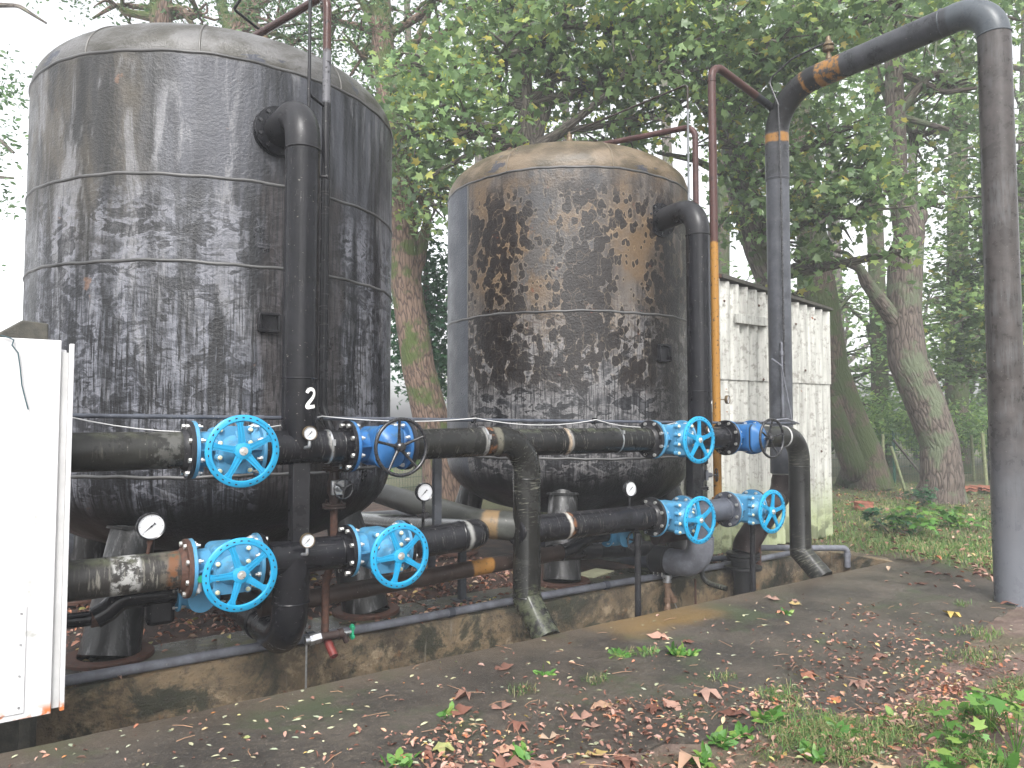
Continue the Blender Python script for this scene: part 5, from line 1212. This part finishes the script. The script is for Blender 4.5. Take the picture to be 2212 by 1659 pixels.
# big maple behind the right tank
tree('maple_tree', 'big maple with forked trunk behind the dome of the right tank', 'tree',
     [base_(1140, 12.5, .26), px(1140, 500, 12.5, .22), px(1142, 320, 12.5, .17), px(1135, 230, 12.5, .13), px(1132, 120, 12.5, .11), px(1128, -100, 12.5, .08)],
     [[px(1145, 330, 12.5, .13), px(1175, 240, 12.5, .12), px(1190, 160, 12.5, .10), px(1215, 60, 12.4, .08), px(1240, -60, 12.2, .06)],
      [px(1150, 330, 12.5, .1), px(1230, 270, 12, .075), px(1330, 190, 11.6, .055), px(1375, 120, 11.4, .04)],
      [px(1140, 310, 12.5, .08), px(1020, 330, 12, .05), px(930, 380, 11.6, .03)], [px(1350, 170, 11.6, .05), px(1450, 160, 11.4, .03), px(1560, 140, 11.2, .02)]],
     [bl(960, 170, 12, 1.0, .8, 1500), bl(900, 290, 12.2, .8, .8, 1300), bl(1010, 270, 11.6, .9, .7, 1300), bl(1080, 120, 12, 1.0, .8, 1400), bl(1200, 60, 12, 1.2, .8, 1700), bl(1340, 60, 11.6, 1.2, .9, 1900), bl(1300, 200, 12.2, 1.0, .55, 900),
      bl(1100, 0, 12.4, 1.2, .7, 1300), bl(1450, 120, 11.5, 1.0, .8, 1500), bl(1420, 250, 12, .9, .6, 900), bl(920, 420, 12, .5, .6, 700), bl(1130, 230, 13.4, .9, .6, 600), bl(1330, 320, 13, 1.0, .35, 500), bl(1250, -60, 12, 2.2, .5, 900)],
     .125, 'maple', 'maple', 'bark_grey', per=20, spread=.26, samara=260, flat=.45)
tree('maple_tree', 'maple with wet broad leaves hanging around the big arched pipe', 'tree',
     [base_(1690, 14, .32), px(1665, 600, 14, .28), px(1640, 540, 14, .27), px(1598, 400, 14, .25), px(1570, 250, 14, .18), px(1560, 0, 13.5, .13), px(1560, -150, 13.5, .1)],
     [[px(1600, 420, 14, .1), px(1700, 330, 13.5, .07), px(1830, 300, 13, .04)], [px(1590, 390, 14, .08), px(1500, 345, 13.6, .06), px(1420, 330, 13, .03)], [px(1575, 280, 14, .1), px(1640, 150, 13, .07), px(1760, 80, 12.5, .05), px(1900, 40, 12, .03)],
      [px(1570, 300, 14, .09), px(1480, 180, 13, .06), px(1400, 110, 12.4, .04)]],
     [bl(1560, 60, 11.5, 1.1, .8, 1900), bl(1680, 90, 11.2, .9, .7, 1500), bl(1800, 30, 11.5, 1.0, .6, 1400), bl(1640, 200, 12.5, .9, .6, 1100), bl(1780, 310, 12.5, .9, .7, 1300), bl(1700, 420, 12.5, .8, .6, 1000), bl(1800, 460, 12.2, .6, .6, 900), bl(1900, 440, 12, .6, .5, 700), bl(1590, 320, 13, .8, .5, 700),
      bl(1850, 380, 12.5, .7, .5, 800), bl(1950, -10, 11.5, 1.4, .6, 1400), bl(1440, 10, 11.5, 1.0, .6, 1100), bl(1760, 560, 13, .6, .35, 350), bl(1600, 450, 14, .7, .5, 500), bl(1960, 540, 12, .3, .3, 200), bl(1700, -60, 11.5, 2.0, .5, 900)],
     .128, 'maple', 'maple', 'bark_grey', per=20, spread=.24, samara=60, flat=.45)
tree('oak_tree', 'old oak with swollen crooked lichened trunk right of the shed', 'tree',
     [(15.06, 6.91, 0, .50), px(2035, 1040, 14.2, .38), px(2030, 960, 14.2, .34), px(1998, 870, 14.2, .35), px(1960, 780, 14.2, .34), px(1952, 680, 14.2, .31), px(1955, 580, 14.2, .31), px(1965, 500, 14.2, .27), px(1938, 400, 14.2, .19), px(1935, 250, 14.2, .17), px(1928, 100, 14.2, .15), px(1925, -150, 14.2, .13)],
     [[px(1950, 720, 14.2, .17), px(1908, 660, 14.1, .15), px(1872, 610, 14, .12), px(1855, 575, 14, .09), px(1800, 558, 13.8, .06), px(1730, 575, 13.6, .035)],
      [px(1858, 578, 14, .06), px(1830, 548, 13.8, .045), px(1770, 530, 13.6, .03), px(1700, 522, 13.4, .02)], [px(1965, 505, 14.2, .2), px(1990, 470, 14.1, .14), px(1985, 455, 14.1, .1)],
      [px(1935, 150, 14.2, .08), px(2040, 200, 14, .05), px(2110, 190, 13.8, .03)], [px(1935, 250, 14.2, .07), px(2050, 280, 14, .04)]],
     [bl(2030, 60, 13.5, 1.2, .8, 1300), bl(2150, 30, 13.5, 1.2, .8, 1100), bl(2050, 190, 14.5, .9, .6, 700), bl(1980, 300, 15.5, .6, .8, 500), bl(2000, 440, 14.8, .5, .5, 400), bl(1900, 200, 15, 1.0, .8, 700)], .125, 'maple', 'maple', 'bark_oak', per=20, spread=.26, flat=.45)
tree('mossy_tree', 'thick mossy trunk leaning left behind the shed', 'tree',
     [base_(1880, 17, .50), px(1868, 990, 17, .42), px(1830, 900, 17, .40), px(1795, 800, 17, .38), px(1775, 650, 17, .36), px(1755, 500, 17, .3), px(1735, 350, 17, .26), px(1715, 100, 17, .22), px(1700, -150, 17, .18)],
     [[(17.0, 9.9, 0, .30), px(1845, 1010, 16.6, .26), px(1815, 930, 16.6, .24), px(1790, 860, 16.7, .22)]],
     [bl(1720, 180, 17.5, 1.6, 1.2, 1300), bl(1640, 330, 18, 1.3, 1.0, 1000), bl(1800, 200, 18, 1.4, 1.2, 1100), bl(1700, 640, 18, .9, .6, 500)], .14, 'maple', 'farleaf', 'bark_moss', per=24, spread=.4)
tree('maple_tree', 'low dark leaved maple hanging behind the thick right column', 'tree',
     [base_(2300, 17, .22), px(2290, 500, 17, .18), px(2280, 100, 17, .14)],
     [[px(2290, 600, 17, .08), px(2180, 640, 16.5, .05), px(2060, 700, 16, .02)], [px(2290, 450, 17, .08), px(2160, 420, 16.5, .05), px(2050, 430, 16, .02)], [px(2285, 300, 17, .07), px(2120, 310, 16.5, .04), px(2040, 340, 16, .02)]],
     [bl(2170, 350, 16.5, 1.2, .8, 1800), bl(2110, 500, 16.5, .9, .7, 1600), bl(2190, 600, 16.5, .9, .8, 1800), bl(2110, 680, 16.3, .7, .6, 1300), bl(2080, 780, 16.8, .7, .45, 800), bl(2190, 780, 17, .9, .6, 1200), bl(2060, 250, 17, .9, .6, 900), bl(2060, 600, 17, .6, .6, 800)],
     .125, 'maple', 'maple', 'bark_grey', per=22, spread=.3, flat=.6, dens=.8)
P, _ = clump(dp(925, 700, 14), (.55, .5, 1.6), 2800, 20, .2); P2, _ = clump(dp(885, 660, 14.5), (.5, .5, 1.5), 1800, 20, .22)
t = thing('ivy_bush', V((8.0, 15.2, 0)), 'dense dark ivy covered bush between the two tanks', 'bush'); p = dp(925, 905, 14)
b = MB(); b.tube([(p.x, p.y, 0), (p.x, p.y, 3.0), (p.x-.1, p.y, 5)], [.12, .08, .03], 0, 10); b.build('stem', 'bark_grey', t); leaves('foliage', np.concatenate([P, P2]), .10, 'maple', 'darkleaf', t, org=(8.0, 15.2, 0), flat=.5)
# back row of woodland trees
rr = random.Random(3); back = [(905, 24, .14), (1030, 23, .16), (1105, 27, .2), (1240, 24, .14), (1360, 28, .2), (1470, 23, .17), (1560, 26, .22), (1660, 30, .2), (1740, 24, .2), (1820, 31, .25), (1905, 25, .26), (1985, 30, .18), (2065, 22, .28), (2135, 28, .2), (2210, 24, .25), (2300, 27, .2)]
words = ['slender', 'straight', 'stout', 'thin', 'tall', 'slim', 'thick', 'pale', 'grey', 'dark', 'crooked', 'narrow', 'broad', 'bent', 'heavy', 'far']
wh = ['between the tanks', 'left of the right tank\'s dome', 'above the left shoulder of the right tank', 'above the middle of the right tank', 'above the right shoulder of the right tank', 'behind the thin yellow pipe', 'behind the tall red pipe', 'above the shed roof\'s left half', 'above the shed roof\'s right half', 'behind the mossy leaning tree', 'between the mossy tree and the oak', 'directly behind the oak', 'just right of the oak', 'left of the thick right column', 'behind the thick right column', 'at the far right edge']
for i, (x, d, r) in enumerate(back):
    lean = rr.uniform(-40, 40); tr = [base_(x, d, r*1.3), px(x+lean*.2, 800, d, r*1.05), px(x+lean*.6, 500, d, r), px(x+lean, 150, d, r*.8), px(x+lean*1.5, -150, d, r*.6)]
    bs = []
    for k in range(10):
        y = rr.choice([rr.uniform(-50, 300), rr.uniform(500, 880), rr.uniform(620, 900)])
        if k > 7: y = rr.uniform(780, 930)
        if x < 1000 and y > 400: y -= 380
        if k > 7 and x < 1500: continue
        bs.append(bl(x+rr.uniform(-170, 170), y, d+rr.uniform(-2, 2), rr.uniform(1.1, 1.7), rr.uniform(.6, 1.0), int(rr.uniform(300, 430))))
    tree('woodland_tree', f'{words[i]} woodland tree in the back row, {wh[i]}', 'tree', tr, [], bs, .19, 'diam' if d > 25 else 'oval', 'farleaf', 'bark_grey' if i % 2 else 'bark_moss', per=24, spread=.45, group='woodland trees in the back row')
# undergrowth mass beyond the fence
P = []
for x in range(1780, 2330, 22):
    c, _ = clump(dp(x, 925+rr.uniform(-30, 25), rr.uniform(19, 27)), (1.2, 1.2, .55), 480, 20, .3); P.append(c)
for x in range(830, 1100, 30):
    c, _ = clump(dp(x, 985+rr.uniform(-25, 15), rr.uniform(15.2, 17)), (.6, .5, .4), 160, 20, .2); P.append(c)
P = np.concatenate(P); P = P[P[:, 2] > .03]
tag(leaves('undergrowth', P, .13, 'oval', 'farleaf', flat=.3), 'mixed green undergrowth beyond the mesh fences', 'undergrowth', kind='stuff')

# trees standing behind the viewpoint, on both sides of an opening
P = []
b = MB()
for (az, d) in ((120, 14), (135, 11), (148, 13), (160, 15), (104, 17), (222, 14), (236, 11), (250, 13), (266, 12), (282, 15)):
    x, y = d*math.sin(R_(az)), d*math.cos(R_(az)); b.tube([(x, y, 0), (x+.2, y, 5), (x, y+.3, 9)], [.3, .22, .12], 0, 12)
    for z in (3.2, 5.4, 7.6): P.append(clump((x, y, z), (2.0, 2.0, 1.5), 420, 20, .35)[0])
tag(leaves('wood_behind_viewpoint', np.concatenate(P), .26, 'oval', 'darkleaf', flat=.35), 'leafy trees standing behind the viewpoint', 'trees', kind='stuff')

# grass
def scatter_blades(name, regions, label, lmin, lmax, w_, mat='blade'):
    V_ = []; Fc = []
    for (cx, cy, sx, sy, n) in regions:
        x = RG.uniform(cx-sx, cx+sx, n); y = RG.uniform(cy-sy, cy+sy, n); V_.append(np.stack([x, y], 1))
    Q = np.concatenate(V_); n = len(Q); a = RG.uniform(0, 2*PI, n); L = RG.uniform(lmin, lmax, n); lean = RG.uniform(.7, 1.52, n)
    dx, dy = np.cos(a), np.sin(a); s = np.stack([-dy, dx, 0*dx], 1)*w_/2; o = np.stack([Q[:, 0], Q[:, 1], np.full(n, .005)], 1)
    m = o+np.stack([dx*L*.4*np.sin(lean), dy*L*.4*np.sin(lean), L*.55*np.cos(lean*.6)], 1); tp = o+np.stack([dx*L*np.sin(lean), dy*L*np.sin(lean), np.maximum(L*.75*np.cos(lean), .01)], 1)
    vv = np.stack([o-s, o+s, m+s*.8, m-s*.8, tp], 1).reshape(-1, 3)
    k = np.arange(n)*5; f = [tuple(q) for q in np.stack([k, k+1, k+2, k+3], 1).tolist()]+[tuple(q) for q in np.stack([k+3, k+2, k+4], 1).tolist()]
    me = bpy.data.meshes.new(name); me.from_pydata(vv.tolist(), [], f); me.materials.append(MAT[mat]); ob = bpy.data.objects.new(name, me); COL.objects.link(ob)
    return tag(ob, label, 'grass', kind='stuff')
def keep_off(P):
    x, y = P[:, 0], P[:, 1]
    on_trench = (y > PY-.02) & (y < TY+.05) & (x < TX)
    return P[~on_trench]
scatter_blades('grass', [(11.5, 5.5, 3.0, 2.6, 9000), (15, 6.5, 4, 4, 8000), (9.6, 5.6, .5, 1.1, 1400), (10.5, 3.6, 1.7, .9, 3500), (9.8, 4.6, .9, .5, 1500)], 'short green and straw coloured grass behind the big column', .05, .17, .008)
lawn = []
for i in range(24):
    g = gr(rng.uniform(1680, 2230), rng.uniform(1480, 1690)); lawn.append((g.x, g.y, rng.uniform(.06, .2), rng.uniform(.05, .15), rng.randint(90, 260)))
for i in range(10):
    g = gr(rng.uniform(2020, 2240), rng.uniform(1360, 1560)); lawn.append((g.x, g.y, rng.uniform(.1, .25), .12, rng.randint(60, 180)))
for (x, y) in ((1400, 1415), (1290, 1475), (1350, 1420), (1560, 1470), (1700, 1500), (1130, 1500), (2080, 1310)): g = gr(x, y); lawn.append((g.x, g.y, .09, .06, 70))
scatter_blades('foreground_grass', lawn, 'wispy grass tufts among the leaves in the foreground', .03, .11, .004)
# moss / creeping weeds in the foreground
def gpts(fn, n): return np.array([fn() for _ in range(n)])
def gsamp(x0, x1, y0, y1, z=.016, zj=.012):
    g = gr(rng.uniform(x0, x1), rng.uniform(y0, y1)); return (g.x, g.y, z+rng.uniform(0, zj))
# dead leaves
L_ = []
def add(n, x0, x1, y0, y1): L_.append(keep_off(gpts(lambda: gsamp(x0, x1, y0, y1), n)))
add(420, 0, 2212, 1400, 1659); add(170, 900, 2212, 1230, 1500)
add(600, 1300, 2212, 1520, 1690); add(500, 1700, 2212, 1400, 1600); add(180, 1750, 2150, 1340, 1450)
for i in range(46):
    cx_, cy_ = rng.choice([(rng.uniform(860, 1300), rng.uniform(1590, 1680)), (rng.uniform(1250, 2212), rng.uniform(1480, 1680)), (rng.uniform(1700, 2212), rng.uniform(1380, 1520)), (rng.uniform(1100, 2000), rng.uniform(1300, 1560))])
    g = gr(cx_, cy_); m = rng.randint(18, 52); sx = rng.uniform(.06, .26)
    L_.append(keep_off(np.stack([RG.normal(g.x, sx*1.2, m), RG.normal(g.y, sx*.7, m), RG.uniform(.014, .045, m)], 1)))
D_ = np.concatenate(L_)
tag(leaves('fallen_leaves', D_, .031, 'oval', 'litter', flat=.66, droop=.1, svar=.6, curl=2), 'brown and red fallen leaves strewn over the pavement', 'leaves', kind='stuff')
M_ = [gsamp(900, 2212, 1440, 1680) for _ in range(34)]+[gsamp(1300, 2200, 1240, 1450) for _ in range(14)]
M_ = keep_off(np.array(M_)); tag(leaves('fallen_maple_leaves', M_, .12, 'maple', 'litter', flat=.88, droop=.05, curl=3), 'large curled maple leaves lying in the foreground', 'leaves', kind='stuff')
Q_ = keep_off(gpts(lambda: gsamp(0, 2212, 1300, 1670, .014, .004), 460)); tag(leaves('pale_leaflets', Q_, .034, 'oval', 'palelitter', flat=.92, droop=.02), 'small pale oval leaflets scattered on the pavement', 'leaves', kind='stuff')
# litter under the tanks and behind
U_ = [(rng.uniform(1.5, 4.6), rng.uniform(5.75, 7.6), .01+rng.uniform(0, .03)) for _ in range(1500)]+[(rng.uniform(-.5, 7.6), rng.uniform(5.15, 5.8), .036+rng.uniform(0, .01)) for _ in range(160)]+[(rng.gauss(6.6, .35), rng.gauss(5.45, .1), .03+rng.uniform(0, .03)) for _ in range(160)]+[(rng.gauss(3.2, .25), rng.gauss(5.3, .05), .036+rng.uniform(0, .03)) for _ in range(80)]+[(rng.uniform(0, 2), rng.uniform(5.7, 7.5), .01+rng.uniform(0, .02)) for _ in range(500)]
tag(leaves('leaf_litter', np.array(U_), .05, 'oval', 'litter', flat=.7, droop=.1, curl=3), 'dead leaf litter on the soil under and between the tanks', 'leaves', kind='stuff')
U_ = [(rng.uniform(8.5, 17), rng.uniform(3, 9.5), .02+rng.uniform(0, .05)) for _ in range(1300)]+[(rng.gauss(9.6, .8), rng.gauss(3.3, .35), .02+rng.uniform(0, .03)) for _ in range(500)]
tag(leaves('lawn_leaves', np.array(U_), .07, 'oval', 'litter', flat=.7, droop=.1, curl=3), 'reddish dead leaves lying in the grass by the oak', 'leaves', kind='stuff')
# twigs
b = MB()
for i in range(150):
    g = gsamp(0, 2212, 1290, 1670, .018, .01); 
    if PY-.05 < g[1] < TY+.1 and g[0] < TX: continue
    a = rng.uniform(0, PI); L = rng.uniform(.04, .16); c = V(g); d_ = V((math.cos(a), math.sin(a), 0))
    b.tube([c-d_*L/2, c+V((rng.uniform(-.01, .01), rng.uniform(-.01, .01), .004)), c+d_*L/2], .0018, 0, 5)
tag(b.build('twigs', simple('dry_twig', (.26, .15, .09), .7, 0, .4, 3)), 'thin dry twigs and needles scattered on the pavement', 'twigs', kind='stuff')
# weeds: each rosette a thing
wspots = [(1340, 1420, 1.0, 'small green rosette weed on the pavement, furthest left of the back pair'), (1460, 1418, 1.2, 'bushy green weed on the pavement below the rusty drain spout'), (1490, 1420, .9, 'green weed growing close beside another on the pavement'), (1180, 1460, .9, 'little green weed by a cluster of leaves in mid pavement'), (1400, 1412, .8, 'tiny green weed between larger ones on the pavement'),
          (970, 1548, .9, 'small bright green weed in the pavement near the foreground'), (1655, 1558, 1.3, 'blue green clover clump in the foreground grass'), (1600, 1590, 1.1, 'green clover patch by the bare soil'), (1700, 1330, .8, 'little weed left of the thick column'), (1555, 1610, 1.1, 'pointed leaf weed near the bottom edge'), (2095, 1545, 1.2, 'broad leaved weed in the right foreground grass'), (1920, 1560, 1.1, 'upright weed amid foreground leaf litter'), (1760, 1640, 1.2, 'leafy weed at the bottom edge among dead leaves'), (1130, 1640, 1.1, 'pale green weed among dead leaves at the bottom'), (1700, 1205, .6, 'tiny fern on the trench edge'), (2155, 1655, 1.3, 'lush weed in the bottom right corner'), (870, 1655, 1.1, 'small dandelion like weed at the bottom left of the litter'), (1520, 1650, 1.1, 'crinkled green weed in bare soil at the bottom'),
          (1815, 1590, 1.2, 'spreading green weed in front of the grass tufts'), (2180, 1290, 1.0, 'yellow green leaf tuft at the foot of the thick column')]
for (x, y, s_, lab) in wspots:
    g = gr(x, y); m = int(30*s_); P = np.stack([RG.normal(g.x, .022*s_, m), RG.normal(g.y, .022*s_, m), RG.uniform(.008, .014, m)], 1)
    o = leaves('weed', P, .055*s_, 'oval', 'weed', flat=.5, droop=-.5, org=(g.x, g.y, .01)); tag(o, lab, 'weed', 'green weeds on the pavement and soil')
for (x, y, h_, lab) in ((2140, 1560, .22, 'maple seedling with broad leaves in the right foreground'), (2060, 1600, .18, 'small maple seedling on thin stems at the lower right'), (2195, 1610, .28, 'taller maple seedling at the right edge'), (2050, 1650, .1, 'single upright maple seedling near the bottom right')):
    g = gr(x, y+25); t = thing('maple_seedling', g, lab, 'seedling', 'maple seedlings in the foreground'); m = 17 if h_ > .12 else 12; P = np.stack([RG.normal(g.x, .06, m), RG.normal(g.y, .05, m), RG.uniform(h_*.4, h_, m)], 1)
    leaves('leaf_cluster', P, .075, 'maple', 'weed', t, flat=.7, org=tuple(g), droop=.15); b = MB()
    for q in P: b.tube([g, (g+V(q))/2+V((0, 0, .02)), V(q)], .0018, 0, 5)
    b.build('stem', 'weed', t)
for (x, y, w2, lab) in ((2068, 1140, .45, 'bright green maple sapling in the grass before the oak'), (1975, 1160, .35, 'low green sapling left of the brighter sapling before the oak'), (1925, 1155, .4, 'dark creeping bush in the grass by the shed'), (1990, 1095, .3, 'fern like plant at the foot of the oak')):
    g = gr(x, y); P, _ = clump((g.x, g.y, .2), (w2, w2, .16), int(300*w2), 10, .08); t = thing('sapling', g, lab, 'sapling'); leaves('foliage', P, .10, 'maple', 'weed' if 'bright' in lab or 'low' in lab else 'darkleaf', t, flat=.7, org=tuple(g))
    b = MB()
    for k in range(8): q = V(P[RG.integers(len(P))]); b.tube([g, q], .004, 0, 5)
    b.build('stem', 'bark_grey', t)

# ------------------------------------------------------------------ haze
b = MB(); b.box((10, 14, 10), (70, 64, 24)); h = b.build('haze', 'dial'); h.data.materials.clear()
m = bpy.data.materials.new('haze'); m.use_nodes = True; nt = m.node_tree; nt.nodes.clear(); o_ = nt.nodes.new('ShaderNodeOutputMaterial'); pv = nt.nodes.new('ShaderNodeVolumePrincipled')
pv.inputs['Color'].default_value = (.92, .95, 1, 1); pv.inputs['Density'].default_value = .0042; nt.links.new(pv.outputs[0], o_.inputs['Volume']); h.data.materials.append(m)
tag(h, 'thin damp haze in the wood', 'haze', kind='stuff')
